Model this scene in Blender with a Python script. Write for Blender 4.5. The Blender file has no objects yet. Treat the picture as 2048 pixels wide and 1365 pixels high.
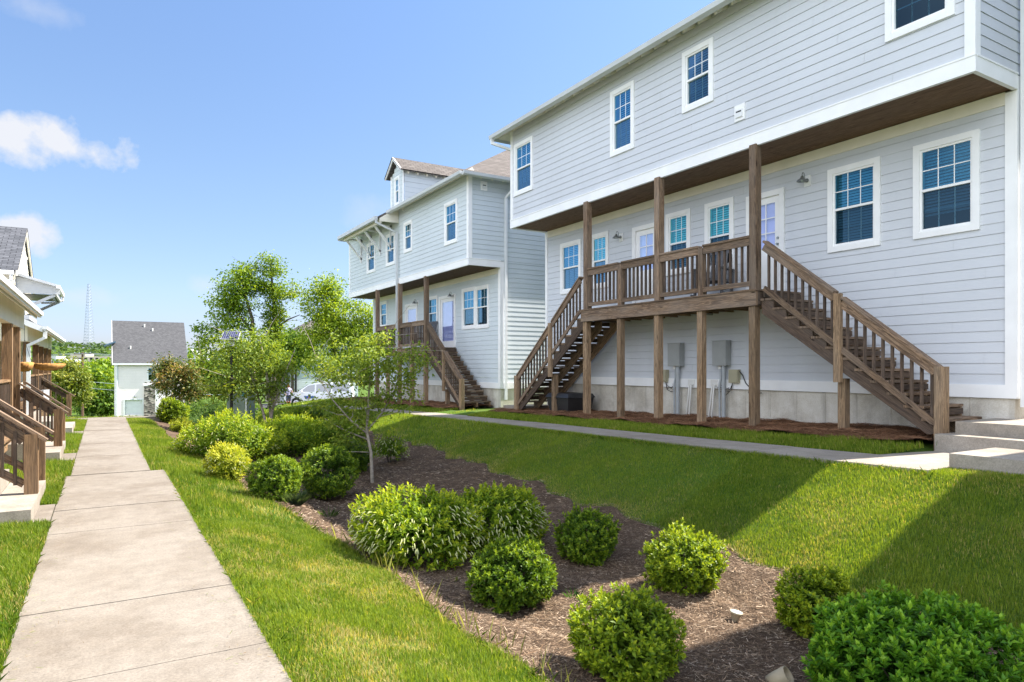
import bpy, math, random
import numpy as np
from mathutils import Vector, Matrix
random.seed(7)
RNG = np.random.default_rng(11)
sc = bpy.context.scene
COL = sc.collection
D = bpy.data

# ------------------------------------------------------------------ camera
FPX, HOR, CX = 1365.0, 735.0, 1024.0
TH = math.atan2(819.0, 1365.0)
CT, ST = math.cos(TH), math.sin(TH)
EYE = 1.7
cam = D.objects.new('camera', D.cameras.new('camera'))
COL.objects.link(cam)
cam.location = (0, 0, EYE)
cam.rotation_euler = (math.pi / 2, 0, -TH)
cam.data.sensor_width = 36
cam.data.lens = FPX / 2048 * 36
cam.data.shift_y = (HOR - 682.5) / 2048
cam.data.clip_start = 0.05
cam.data.clip_end = 9000
sc.camera = cam

# ------------------------------------------------------------------ light
SUNV = Vector((0.80, -0.13, 1.0)).normalized()
SKY_STRENGTH = 0.15
sun = D.objects.new('sun', D.lights.new('sun', 'SUN'))
COL.objects.link(sun)
sun.rotation_euler = SUNV.to_track_quat('Z', 'Y').to_euler()
sun.data.energy = 3.6
sun.data.angle = math.radians(0.5)
sun.data.color = (1.0, 0.93, 0.83)
sc.view_settings.view_transform = 'Standard'
sc.view_settings.look = 'None'
sc.view_settings.exposure = 1.95
sc.view_settings.gamma = 1.0
sc.render.engine = 'CYCLES'
sc.cycles.use_denoising = True
sc.cycles.max_bounces = 7
sc.cycles.diffuse_bounces = 4
sc.cycles.transparent_max_bounces = 12
sc.cycles.sample_clamp_indirect = 6


def ray(px, py):
    t = (px - CX) / FPX
    return Vector((ST + t * CT, CT - t * ST, (HOR - py) / FPX)).normalized()


W = D.worlds.new('World')
sc.world = W
W.use_nodes = True
wn, wl = W.node_tree.nodes, W.node_tree.links
bg = wn['Background']
bg.inputs['Strength'].default_value = SKY_STRENGTH
sky = wn.new('ShaderNodeTexSky')
sky.sky_type = 'NISHITA'
sky.sun_disc = False
sky.sun_elevation = math.asin(SUNV.z)
sky.sun_rotation = math.atan2(SUNV.x, SUNV.y)
sky.altitude = 200
sky.air_density = 1.0
sky.dust_density = 0.6
sky.ozone_density = 1.5


def wmath(op, a, b=None, clamp=False):
    n = wn.new('ShaderNodeMath')
    n.operation = op
    n.use_clamp = clamp
    for i, x in enumerate((a, b)):
        if x is None:
            continue
        if isinstance(x, (int, float)):
            n.inputs[i].default_value = x
        else:
            wl.new(x, n.inputs[i])
    return n.outputs[0]


wtc = wn.new('ShaderNodeTexCoord')
wno = wn.new('ShaderNodeTexNoise')
wno.inputs['Scale'].default_value = 19
wno.inputs['Detail'].default_value = 7
wno.inputs['Roughness'].default_value = 0.55
wl.new(wtc.outputs['Generated'], wno.inputs['Vector'])


def wdot(v):
    n = wn.new('ShaderNodeVectorMath')
    n.operation = 'DOT_PRODUCT'
    n.inputs[1].default_value = v
    wl.new(wtc.outputs['Generated'], n.inputs[0])
    return n.outputs['Value']


cloud = None
for (px, py, a, b, amt, soft, off) in [(110, 288, 158, 47, .95, .9, .96), (25, 470, 72, 30, .9, .8, 1.2), (80, 22, 110, 30, .3, 1.5, 1.0),
                                        (400, 572, 70, 26, .3, 1.5, 1.1), (730, 425, 60, 40, .22, 1.5, 1.1), (150, 590, 90, 22, .3, 1.5, 1.1)]:
    c = ray(px, py)
    r = c.cross(Vector((0, 0, 1))).normalized()
    u = r.cross(c)
    x = wmath('DIVIDE', wdot(r), a / FPX * .75)
    y = wmath('DIVIDE', wdot(u), b / FPX * .9)
    rr = wmath('SQRT', wmath('ADD', wmath('MULTIPLY', x, x), wmath('MULTIPLY', y, y)))
    front = wmath('GREATER_THAN', wdot(c), 0.5)
    m = wmath('ADD', wmath('SUBTRACT', off, rr), wmath('MULTIPLY', wmath('SUBTRACT', wno.outputs['Fac'], 0.5), 3.4))
    m = wmath('MULTIPLY', wmath('DIVIDE', m, soft), 1.35, True)
    m = wmath('MULTIPLY', wmath('MULTIPLY', m, front), amt)
    cloud = m if cloud is None else wmath('MAXIMUM', cloud, m)
# added bright cloud in unseen sky behind and left of camera, fills the shade
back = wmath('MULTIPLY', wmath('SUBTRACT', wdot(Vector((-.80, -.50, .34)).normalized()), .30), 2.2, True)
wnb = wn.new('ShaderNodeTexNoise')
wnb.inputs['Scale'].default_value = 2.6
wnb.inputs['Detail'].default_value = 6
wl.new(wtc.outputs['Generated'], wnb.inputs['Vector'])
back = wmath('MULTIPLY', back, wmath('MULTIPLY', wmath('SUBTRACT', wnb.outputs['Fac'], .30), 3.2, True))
wmix = wn.new('ShaderNodeMixRGB')
wmul = wn.new('ShaderNodeMixRGB')
wmul.blend_type = 'MULTIPLY'
wmul.inputs['Fac'].default_value = 1
wsep = wn.new('ShaderNodeSeparateXYZ')
wl.new(wtc.outputs['Generated'], wsep.inputs[0])
wramp = wn.new('ShaderNodeValToRGB')
for i_, (p_, c_) in enumerate([(0.0, (.22, .228, .33)), (.10, (.29, .295, .35)), (.24, (.335, .343, .362)), (.5, (.38, .41, .45))]):
    if i_ > 1:
        wramp.color_ramp.elements.new(p_)
    wramp.color_ramp.elements[i_].position = p_
    wramp.color_ramp.elements[i_].color = (*c_, 1)
wl.new(wsep.outputs['Z'], wramp.inputs['Fac'])
wl.new(wramp.outputs['Color'], wmul.inputs['Color2'])
wl.new(sky.outputs['Color'], wmul.inputs['Color1'])
wl.new(cloud, wmix.inputs['Fac'])
wl.new(wmul.outputs['Color'], wmix.inputs['Color1'])
wmix.inputs['Color2'].default_value = (1.55, 1.58, 1.68, 1)
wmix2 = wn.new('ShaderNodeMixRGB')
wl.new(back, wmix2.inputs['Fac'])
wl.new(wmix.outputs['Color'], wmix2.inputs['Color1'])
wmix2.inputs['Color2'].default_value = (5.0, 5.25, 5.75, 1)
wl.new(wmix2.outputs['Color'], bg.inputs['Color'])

# ------------------------------------------------------------------ pixel helpers (place things at their real distance)


def onX(px, py, X):
    t = (px - CX) / FPX
    Y = X * (CT - t * ST) / (t * CT + ST)
    d = Y * CT + X * ST
    return Vector((X, Y, EYE + (HOR - py) / FPX * d))


def onD(px, py, d):
    r = (px - CX) / FPX * d
    return Vector((d * ST + r * CT, d * CT - r * ST, EYE + (HOR - py) / FPX * d))


def onZ(px, py, Z):
    return onD(px, py, FPX * (EYE - Z) / (py - HOR))


def pixX(X, Y):
    return CX + FPX * (X * CT - Y * ST) / (Y * CT + X * ST)


# ------------------------------------------------------------------ terrain
_xs = [-60, -3, -.6, -.49, .88, 1.2, 2.4, 3.2, 5.0, 5.9, 7.0, 7.85, 8.95, 10, 12, 60]
_A = [.1, .05, .0, -.02, -.02, -.05, -.36, -.5, -.5, -.36, -.12, -.03, -.02, .09, .12, .1]
_B = [0, 0, 0, 0, 0, 0, 0, 0, 0, 0, .45, 1, 1, 1, 1, 1]


def zbase(Y):
    return np.clip(.55 - .0195 * (np.asarray(Y, float) - 4.5), .05, .62)


def Hn(X, Y):
    X = np.asarray(X, float)
    Y = np.asarray(Y, float)
    z = np.interp(X, _xs, _A) + np.interp(X, _xs, _B) * zbase(Y)
    w = np.clip((X - 3) / 7, 0, 1)
    w = w * w * (3 - 2 * w)
    s1 = np.clip(Y - 26.8, 0, None)
    s2 = np.clip(Y - 33, 0, None)
    d1 = np.interp(s1, [0, 3, 20, 75, 200, 500, 3000], [0, -.25, -2.5, -5.6, -10, -14, -16])
    d2 = np.interp(s2, [0, 20, 75, 200, 500, 3000], [0, -1.3, -3.5, -9, -14, -16])
    side = np.interp(np.abs(X), [60, 200, 600], [0, -4, -12])
    return z + d1 * (1 - w) + d2 * w + side


def H(X, Y):
    return float(Hn(X, Y))


# ------------------------------------------------------------------ object helpers


def tag(o, label=None, cat=None, group=None, kind=None):
    if label:
        o['label'] = label
    if cat:
        o['category'] = cat
    if group:
        o['group'] = group
    if kind:
        o['kind'] = kind
    return o


def thing(name, label, cat, loc=(0, 0, 0), rz=0, group=None):
    o = D.objects.new(name, None)
    COL.objects.link(o)
    o.location = loc
    o.rotation_euler = (0, 0, rz)
    o.empty_display_size = .1
    return tag(o, label, cat, group)


def wloc(o):
    v = Vector((0, 0, 0))
    while o is not None:
        v += o.location
        o = o.parent
    return v


def copy_tree(o, loc=None, label=None, parent=None, rz=None):
    c = o.copy()
    COL.objects.link(c)
    c.parent = parent
    if loc is not None:
        c.location = loc
    if rz is not None:
        c.rotation_euler = (0, 0, rz)
    if label:
        c['label'] = label
    for ch in o.children:
        copy_tree(ch, parent=c)
    return c


class MB:
    """collects faces with metric UVs and links them as one mesh object"""

    def __init__(self):
        self.v, self.f, self.uv = [], [], []

    def face(self, pts, uv=None):
        n = len(self.v)
        pts = [Vector(p) for p in pts]
        self.v += pts
        self.f.append(tuple(range(n, n + len(pts))))
        if uv is None:
            e = (pts[1] - pts[0])
            u = e.normalized() if e.length > 0 else Vector((1, 0, 0))
            nn = (pts[1] - pts[0]).cross(pts[2] - pts[0])
            nn = nn.normalized() if nn.length > 0 else Vector((0, 0, 1))
            w = nn.cross(u)
            uv = [((p - pts[0]).dot(u), (p - pts[0]).dot(w)) for p in pts]
        self.uv += uv

    def beam(self, p0, p1, w, h, up=(0, 0, 1), rnd=True):
        p0, p1 = Vector(p0), Vector(p1)
        a = p1 - p0
        L = a.length
        if L < 1e-6:
            return self
        a /= L
        up = Vector(up)
        s = a.cross(up)
        if s.length < 1e-4:
            s = a.cross(Vector((1, 0, 0)))
        s.normalize()
        q = s.cross(a).normalized()
        s *= w / 2
        q *= h / 2
        ou, ov = (random.random() * 30, random.random() * 30) if rnd else (0, 0)
        c0 = [p0 - s - q, p0 + s - q, p0 + s + q, p0 - s + q]
        c1 = [p + a * L for p in c0]
        vo = [0, w, w + h, 2 * w + h, 2 * w + 2 * h]
        for i in range(4):
            j = (i + 1) % 4
            self.face([c0[i], c0[j], c1[j], c1[i]],
                      [(ou, ov + vo[i]), (ou, ov + vo[i + 1]), (ou + L, ov + vo[i + 1]), (ou + L, ov + vo[i])])
        self.face(c0[::-1], [(ou, ov), (ou, ov + w), (ou + h * .2, ov + w), (ou + h * .2, ov)])
        self.face(c1, [(ou, ov), (ou, ov + w), (ou + h * .2, ov + w), (ou + h * .2, ov)])
        return self

    def box(self, x0, x1, y0, y1, z0, z1):
        x0, x1 = min(x0, x1), max(x0, x1)
        y0, y1 = min(y0, y1), max(y0, y1)
        z0, z1 = min(z0, z1), max(z0, z1)
        dx, dy, dz = x1 - x0, y1 - y0, z1 - z0
        cx, cy, cz = (x0 + x1) / 2, (y0 + y1) / 2, (z0 + z1) / 2
        if dz >= dx and dz >= dy:
            return self.beam((cx, cy, z0), (cx, cy, z1), dy, dx, (1, 0, 0))
        if dy >= dx:
            return self.beam((cx, y0, cz), (cx, y1, cz), dx, dz)
        return self.beam((x0, cy, cz), (x1, cy, cz), dy, dz)

    def tube(self, pts, rad, n=8, cap=True):
        pts = [Vector(p) for p in pts]
        if isinstance(rad, (int, float)):
            rad = [rad] * len(pts)
        rings = []
        prev = None
        for i, p in enumerate(pts):
            t = (pts[min(i + 1, len(pts) - 1)] - pts[max(i - 1, 0)]).normalized()
            if prev is None:
                s = t.cross(Vector((0, 0, 1)))
                if s.length < .05:
                    s = t.cross(Vector((1, 0, 0)))
            else:
                s = prev - t * prev.dot(t)
            s.normalize()
            prev = s
            q = t.cross(s)
            rings.append([p + (s * math.cos(2 * math.pi * k / n) + q * math.sin(2 * math.pi * k / n)) * rad[i] for k in range(n)])
        base = len(self.v)
        for r in rings:
            self.v += r
        L = 0
        for i in range(len(rings) - 1):
            L2 = L + (pts[i + 1] - pts[i]).length
            for k in range(n):
                k2 = (k + 1) % n
                self.f.append((base + i * n + k, base + i * n + k2, base + (i + 1) * n + k2, base + (i + 1) * n + k))
                w = 6.28 * max(rad[i], .01) / n
                self.uv += [(L, k * w), (L, (k + 1) * w), (L2, (k + 1) * w), (L2, k * w)]
            L = L2
        if cap:
            for r, fl in ((rings[0], True), (rings[-1], False)):
                self.face(r[::-1] if fl else r)
        return self

    def lathe(self, c, prof, n=16, axis='Z'):
        c = Vector(c)
        base = len(self.v)
        for (r, z) in prof:
            for k in range(n):
                a = 2 * math.pi * k / n
                p = (r * math.cos(a), r * math.sin(a), z)
                if axis == 'X':
                    p = (z, p[0], p[1])
                if axis == 'Y':
                    p = (p[0], z, p[1])
                self.v.append(c + Vector(p))
        for i in range(len(prof) - 1):
            for k in range(n):
                k2 = (k + 1) % n
                self.f.append((base + i * n + k, base + i * n + k2, base + (i + 1) * n + k2, base + (i + 1) * n + k))
                self.uv += [(0, 0), (.1, 0), (.1, .1), (0, .1)]
        return self

    def prism(self, poly, off):
        """poly: list of 3D points, extruded by off"""
        poly = [Vector(p) for p in poly]
        off = Vector(off)
        top = [p + off for p in poly]
        self.face(poly[::-1])
        self.face(top)
        for i in range(len(poly)):
            j = (i + 1) % len(poly)
            self.face([poly[i], poly[j], top[j], top[i]])
        return self

    def build(self, name, mat, parent=None, smooth=False, local=False, bevel=0):
        me = D.meshes.new(name)
        off = Vector((0, 0, 0)) if (parent is None or local) else wloc(parent)
        me.from_pydata([tuple(p - off) for p in self.v], [], self.f)
        uvl = me.uv_layers.new(name='UVMap')
        uvl.data.foreach_set('uv', np.array(self.uv, dtype=np.float32).ravel())
        me.materials.append(mat)
        if smooth:
            me.polygons.foreach_set('use_smooth', [True] * len(me.polygons))
        o = D.objects.new(name, me)
        COL.objects.link(o)
        o.parent = parent
        if bevel:
            b = o.modifiers.new('bevel', 'BEVEL')
            b.width = bevel
            b.segments = 2
            b.limit_method = 'ANGLE'
        return o


def np_mesh(name, V, F, C, mat, parent=None, smooth=False, off=None, local=False):
    me = D.meshes.new(name)
    V = np.asarray(V, np.float32)
    if parent is not None and not local:
        V = V - np.array(wloc(parent), np.float32)
    F = np.asarray(F, np.int32)
    k = F.shape[1]
    me.vertices.add(len(V))
    me.vertices.foreach_set('co', V.ravel())
    me.loops.add(F.size)
    me.loops.foreach_set('vertex_index', F.ravel())
    me.polygons.add(len(F))
    me.polygons.foreach_set('loop_start', np.arange(0, F.size, k, dtype=np.int32))
    me.polygons.foreach_set('loop_total', np.full(len(F), k, np.int32))
    if smooth:
        me.polygons.foreach_set('use_smooth', np.ones(len(F), bool))
    if C is not None:
        C4 = np.ones((len(V), 4), np.float32)
        C4[:, :3] = C
        a = me.color_attributes.new('Col', 'FLOAT_COLOR', 'POINT')
        a.data.foreach_set('color', C4.ravel())
    me.update(calc_edges=True)
    me.validate()
    me.materials.append(mat)
    o = D.objects.new(name, me)
    COL.objects.link(o)
    o.parent = parent
    return o


# ------------------------------------------------------------------ materials


class NT:
    def __init__(self, name):
        self.m = D.materials.new(name)
        self.m.use_nodes = True
        self.n, self.l = self.m.node_tree.nodes, self.m.node_tree.links
        self.b = self.n['Principled BSDF']
        self.out = self.n['Material Output']
        self.tc = self.n.new('ShaderNodeTexCoord')

    def set(self, sock, v):
        i = self.b.inputs[sock]
        if hasattr(v, 'is_linked'):
            self.l.new(v, i)
        else:
            i.default_value = (*v, 1) if isinstance(v, tuple) and len(v) == 3 else v

    def noise(self, scale, detail=4, rough=.55, coord='Object', stretch=None, dist=0):
        n = self.n.new('ShaderNodeTexNoise')
        n.inputs['Scale'].default_value = scale
        n.inputs['Detail'].default_value = detail
        n.inputs['Roughness'].default_value = rough
        n.inputs['Distortion'].default_value = dist
        src = self.tc.outputs[coord]
        if stretch:
            mp = self.n.new('ShaderNodeMapping')
            mp.inputs['Scale'].default_value = stretch
            self.l.new(src, mp.inputs['Vector'])
            src = mp.outputs['Vector']
        self.l.new(src, n.inputs['Vector'])
        return n.outputs['Fac']

    def ramp(self, fac, stops):
        r = self.n.new('ShaderNodeValToRGB')
        e = r.color_ramp.elements
        while len(e) < len(stops):
            e.new(.5)
        for i, (p, c) in enumerate(stops):
            e[i].position = p
            e[i].color = (*c, 1) if not isinstance(c, (int, float)) else (c, c, c, 1)
        self.l.new(fac, r.inputs['Fac'])
        return r.outputs['Color']

    def mix(self, fac, a, b, mode='MIX'):
        n = self.n.new('ShaderNodeMixRGB')
        n.blend_type = mode
        for s, v in (('Fac', fac), ('Color1', a), ('Color2', b)):
            if hasattr(v, 'is_linked'):
                self.l.new(v, n.inputs[s])
            elif isinstance(v, (int, float)):
                n.inputs[s].default_value = v if s == 'Fac' else (v, v, v, 1)
            else:
                n.inputs[s].default_value = (*v, 1)
        return n.outputs['Color']

    def bump(self, h, strength=.3, dist=.01):
        n = self.n.new('ShaderNodeBump')
        n.inputs['Strength'].default_value = strength
        n.inputs['Distance'].default_value = dist
        self.l.new(h, n.inputs['Height'])
        self.l.new(n.outputs['Normal'], self.b.inputs['Normal'])


def plain(name, col, rough=.55, var=.12, vscale=3.0, bump=0, bscale=80, metal=0, spec=.4):
    t = NT(name)
    lo = tuple(c * (1 - var) for c in col)
    hi = tuple(min(1, c * (1 + var)) for c in col)
    t.set('Base Color', t.ramp(t.noise(vscale, 5), [(.3, lo), (.7, hi)]))
    t.set('Roughness', rough)
    t.set('Metallic', metal)
    t.set('Specular IOR Level', spec)
    if bump:
        t.bump(t.noise(bscale, 3), bump, .004)
    return t.m


def siding_mat(name, col):
    t = NT(name)
    big = t.ramp(t.noise(.6, 4), [(.3, tuple(c * .94 for c in col)), (.7, tuple(min(1, c * 1.03) for c in col))])
    streak = t.noise(1, 5, .6, 'Object', (3, 3, .35))
    big = t.mix(t.ramp(streak, [(.55, 0.0), (.85, .25)]), big, tuple(c * .82 for c in col))
    grain = t.noise(40, 4, .6, 'Object', (.15, .15, 2.2))
    t.set('Base Color', t.mix(.12, big, grain, 'OVERLAY'))
    t.set('Roughness', .6)
    t.bump(grain, .12, .004)
    return t.m


def wood_mat(name, dark, light, grey, greyamt=.5):
    t = NT(name)
    g1 = t.noise(1, 6, .7, 'UV', (1.1, 17, 1), 1.4)
    g2 = t.noise(1, 4, .6, 'UV', (5, 90, 1))
    c = t.ramp(g1, [(.30, tuple(x * .7 for x in dark)), (.44, dark), (.52, light), (.60, dark), (.72, light)])
    c = t.mix(.7, c, t.ramp(g2, [(.32, .18), (.68, .82)]), 'OVERLAY')
    big = t.noise(1.1, 3, .6, 'UV', (.8, 3, 1))
    c = t.mix(t.ramp(big, [(.38, greyamt * .15), (.7, greyamt)]), c, grey)
    v = t.n.new('ShaderNodeTexVoronoi')
    v.inputs['Scale'].default_value = 1
    mp = t.n.new('ShaderNodeMapping')
    mp.inputs['Scale'].default_value = (1.7, 7.5, 1)
    t.l.new(t.tc.outputs['UV'], mp.inputs['Vector'])
    t.l.new(mp.outputs['Vector'], v.inputs['Vector'])
    k = t.ramp(v.outputs['Distance'], [(.06, 1.0), (.13, 0.0)])
    c = t.mix(k, c, tuple(x * .35 for x in dark))
    oi = t.n.new('ShaderNodeObjectInfo')
    c = t.mix(1, c, t.ramp(oi.outputs['Random'], [(0, .72), (.5, 1.0), (1, 1.28)]), 'MULTIPLY')
    t.set('Base Color', c)
    t.set('Roughness', .8)
    t.set('Specular IOR Level', .2)
    t.bump(g2, .5, .004)
    return t.m


def concrete_mat(name, col, stain, streaks=False):
    t = NT(name)
    a = t.noise(1.1, 7, .6)
    f = t.noise(55, 5, .7)
    m = t.noise(7, 5, .65)
    c = t.ramp(a, [(.36, stain), (.56, col)])
    c = t.mix(t.ramp(t.noise(2.6, 6, .7, 'Object', None, .8), [(.58, 0.0), (.76, .3)]), c, tuple(x * .72 for x in stain))
    c = t.mix(t.ramp(t.noise(130, 2, .5), [(.66, 0.0), (.72, .6)]), c, tuple(x * .45 for x in stain))
    c = t.mix(.55, c, t.ramp(m, [(.25, .34), (.75, .62)]), 'OVERLAY')
    c = t.mix(.45, c, t.ramp(f, [(.3, .25), (.7, .75)]), 'OVERLAY')
    if streaks:
        s = t.noise(1, 5, .7, 'Object', (2.2, 2.2, .25))
        c = t.mix(t.ramp(s, [(.5, 0.0), (.72, .55)]), c, tuple(x * .55 for x in stain))
    t.set('Base Color', c)
    t.set('Roughness', .85)
    t.set('Specular IOR Level', .2)
    t.bump(f, .35, .004)
    return t.m


def shingle_mat(name, c1, c2, c3):
    t = NT(name)
    b = t.n.new('ShaderNodeTexBrick')
    b.inputs['Color1'].default_value = (*c1, 1)
    b.inputs['Color2'].default_value = (*c2, 1)
    b.inputs['Mortar'].default_value = (*c3, 1)
    b.inputs['Scale'].default_value = 1
    b.inputs['Brick Width'].default_value = .3
    b.inputs['Row Height'].default_value = .14
    b.inputs['Mortar Size'].default_value = .012
    t.l.new(t.tc.outputs['UV'], b.inputs['Vector'])
    n = t.noise(9, 5, .7)
    t.set('Base Color', t.mix(.5, b.outputs['Color'], t.ramp(n, [(.3, .3), (.7, .7)]), 'OVERLAY'))
    t.set('Roughness', .95)
    t.set('Specular IOR Level', .1)
    t.bump(t.mix(.5, b.outputs['Fac'], t.noise(60, 2)), .4, .006)
    return t.m


def leaf_mat(name, trans=.35, rough=.45, spec=.35, tcol=(1.25, 1.15, .35)):
    t = NT(name)
    a = t.n.new('ShaderNodeAttribute')
    a.attribute_name = 'Col'
    t.set('Base Color', a.outputs['Color'])
    t.set('Roughness', rough)
    t.set('Specular IOR Level', spec)
    tr = t.n.new('ShaderNodeBsdfTranslucent')
    t.l.new(t.mix(1, a.outputs['Color'], tcol, 'MULTIPLY'), tr.inputs['Color'])
    mx = t.n.new('ShaderNodeMixShader')
    mx.inputs[0].default_value = trans
    t.l.new(t.b.outputs[0], mx.inputs[1])
    t.l.new(tr.outputs[0], mx.inputs[2])
    t.l.new(mx.outputs[0], t.out.inputs['Surface'])
    return t.m


def attr_mat(name, rough=.85):
    t = NT(name)
    a = t.n.new('ShaderNodeAttribute')
    a.attribute_name = 'Col'
    t.set('Base Color', a.outputs['Color'])
    t.set('Roughness', rough)
    t.set('Specular IOR Level', .15)
    return t.m


def glass_mat(name, tint, gloss, tint_refl=(1, 1, 1)):
    t = NT(name)
    tr = t.n.new('ShaderNodeBsdfTransparent')
    tr.inputs['Color'].default_value = (*tint, 1)
    gl = t.n.new('ShaderNodeBsdfGlossy')
    gl.inputs['Roughness'].default_value = .02
    gl.inputs['Color'].default_value = (*tint_refl, 1)
    nb = t.n.new('ShaderNodeBump')
    nb.inputs['Strength'].default_value = .012
    nb.inputs['Distance'].default_value = .02
    t.l.new(t.noise(1.6, 1), nb.inputs['Height'])
    t.l.new(nb.outputs['Normal'], gl.inputs['Normal'])
    lw = t.n.new('ShaderNodeLayerWeight')
    lw.inputs['Blend'].default_value = .25
    f = t.n.new('ShaderNodeMath')
    f.operation = 'MULTIPLY_ADD'
    t.l.new(lw.outputs['Fresnel'], f.inputs[0])
    f.inputs[1].default_value = .28
    f.inputs[2].default_value = gloss
    mx = t.n.new('ShaderNodeMixShader')
    t.l.new(f.outputs[0], mx.inputs[0])
    t.l.new(tr.outputs[0], mx.inputs[1])
    t.l.new(gl.outputs[0], mx.inputs[2])
    t.l.new(mx.outputs[0], t.out.inputs['Surface'])
    return t.m


def ground_mat():
    t = NT('lawn_soil')
    a = t.noise(.9, 6, .6)
    f = t.noise(28, 5, .7)
    c = t.ramp(f, [(.3, (.035, .075, .010)), (.6, (.085, .15, .02)), (.8, (.20, .19, .06))])
    c = t.mix(t.ramp(a, [(.45, 0.0), (.75, .5)]), c, (.11, .10, .035))
    t.set('Base Color', c)
    t.set('Roughness', .95)
    t.set('Specular IOR Level', .1)
    t.bump(f, .6, .03)
    return t.m


def mulch_mat(name, c0, c1, c2, sc_=60):
    t = NT(name)
    f = t.noise(sc_, 6, .75, 'Object', (1, 2.2, 1), .6)
    b = t.noise(2.5, 5, .6)
    c = t.ramp(f, [(.3, c0), (.52, c1), (.75, c2)])
    c = t.mix(t.ramp(b, [(.35, .5), (.65, 0.0)]), c, c0)
    t.set('Base Color', c)
    t.set('Roughness', .95)
    t.set('Specular IOR Level', .1)
    t.bump(f, .9, .03)
    return t.m


M = {}
M['siding'] = siding_mat('pale_grey_siding', (.60, .622, .662))
M['siding2'] = siding_mat('pale_blue_siding', (.60, .655, .69))
M['cream'] = siding_mat('cream_siding', (.78, .74, .64))
M['whiteside'] = siding_mat('white_siding', (.92, .83, .81))
M['trim'] = plain('white_painted_trim', (.86, .86, .86), .5, .05, 2)
M['creamtrim'] = plain('cream_painted_trim', (.80, .76, .66), .5, .06, 2)
M['gutter'] = plain('grey_metal_gutter', (.55, .57, .58), .4, .06, 2)
M['whitemetal'] = plain('white_metal', (.78, .79, .80), .35, .05, 2)
M['soffit'] = wood_mat('stained_plywood', (.11, .064, .04), (.18, .112, .07), (.11, .075, .055), .4)
M['wood'] = wood_mat('weathered_brown_wood', (.085, .05, .03), (.26, .17, .104), (.24, .197, .16), .55)
M['woodpost'] = wood_mat('tan_post_wood', (.15, .092, .05), (.34, .225, .13), (.28, .225, .17), .45)
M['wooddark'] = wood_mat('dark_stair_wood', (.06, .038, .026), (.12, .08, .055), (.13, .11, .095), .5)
M['porchwood'] = wood_mat('stained_porch_wood', (.13, .074, .036), (.27, .165, .085), (.26, .2, .145), .35)
M['concrete'] = concrete_mat('warm_concrete', (.235, .207, .174), (.185, .157, .127))
M['concrete2'] = concrete_mat('foundation_concrete', (.66, .625, .555), (.46, .42, .35), True)
M['concretewalk'] = concrete_mat('grey_concrete', (.31, .276, .236), (.25, .216, .178))
M['concretestep'] = concrete_mat('pale_step_concrete', (.34, .305, .262), (.26, .225, .186))
M['roofbrown'] = shingle_mat('brown_shingles', (.12, .106, .098), (.17, .152, .14), (.065, .06, .055))
M['roofdark'] = shingle_mat('charcoal_shingles', (.075, .08, .09), (.12, .125, .14), (.04, .042, .048))
M['roofgrey'] = shingle_mat('grey_shingles', (.085, .085, .09), (.12, .12, .125), (.06, .06, .065))
M['leaf'] = leaf_mat('leaf', .42, .5, .22)
M['leafgloss'] = leaf_mat('glossy_leaf', .34, .42, .26)
M['grass'] = leaf_mat('grass_blade', .5, .6, .15)
M['flower'] = attr_mat('cream_flower')
M['chips'] = attr_mat('wood_chip')
M['ground'] = ground_mat()
M['mulch'] = mulch_mat('bark_mulch', (.055, .037, .026), (.16, .11, .075), (.33, .24, .165))
M['straw'] = mulch_mat('pine_straw', (.075, .036, .02), (.18, .09, .048), (.30, .165, .09), 45)
M['bark'] = plain('grey_bark', (.32, .28, .23), .9, .35, 14, .6, 40)
M['barkdark'] = plain('dark_bark', (.10, .08, .06), .9, .35, 8, .6, 30)
M['glass_up'] = glass_mat('window_glass', (.20, .46, .60), .10, (.35, .75, 1.0))
M['glass_teal'] = glass_mat('teal_window_glass', (.26, .74, .80), .12, (.4, .9, 1.0))
M['glass_low'] = glass_mat('screened_glass', (.13, .25, .33), .05, (.5, .8, 1.0))
M['glass_door'] = glass_mat('door_glass', (.72, .76, .98), .14)
M['blind'] = plain('white_blind', (.75, .76, .76), .6, .03)
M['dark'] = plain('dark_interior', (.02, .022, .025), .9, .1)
M['curtain'] = plain('pale_curtain', (.72, .74, .86), .8, .06, 6)
M['lampmetal'] = plain('galvanised_metal', (.30, .32, .32), .4, .25, 9, 0, 80, .7)
M['boxgrey'] = plain('grey_enclosure', (.36, .375, .375), .45, .10, 3)
M['boxtan'] = plain('tan_plastic', (.42, .39, .27), .5, .08)
M['conduit'] = plain('grey_conduit', (.42, .45, .47), .45, .12, 5)
M['pvc'] = plain('white_pvc', (.72, .71, .68), .4, .06)
M['black'] = plain('black_plastic', (.022, .022, .024), .45, .2, 4)
M['blackmetal'] = plain('black_metal', (.025, .025, .028), .4, .2, 4)
M['coir'] = plain('coir_liner', (.42, .22, .07), .95, .35, 12, .9, 30)
M['green'] = plain('green_enclosure', (.16, .20, .155), .5, .08)
M['carwhite'] = plain('white_car_paint', (.88, .88, .88), .25, .02, 1, 0, 80, 0, .6)
M['carglass'] = glass_mat('car_glass', (.06, .14, .20), .2)
M['tyre'] = plain('tyre_rubber', (.02, .02, .02), .85, .2)
M['rim'] = plain('alloy_rim', (.5, .5, .52), .3, .1, 4, 0, 80, .8)
M['decal'] = plain('blue_decal', (.03, .12, .42), .4, .05)
M['decal2'] = plain('red_decal', (.55, .12, .05), .4, .05)
M['pole'] = plain('brown_timber_pole', (.13, .075, .05), .9, .2, 6)
M['steel'] = plain('pale_steel', (.33, .37, .43), .5, .05)
M['asphalt'] = plain('asphalt', (.055, .055, .057), .9, .25, 5, .4, 90)
M['farwall'] = plain('far_wall', (.55, .56, .58), .8, .05, .02)
M['farwall2'] = plain('far_tan_wall', (.58, .50, .40), .8, .05, .5)
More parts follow.
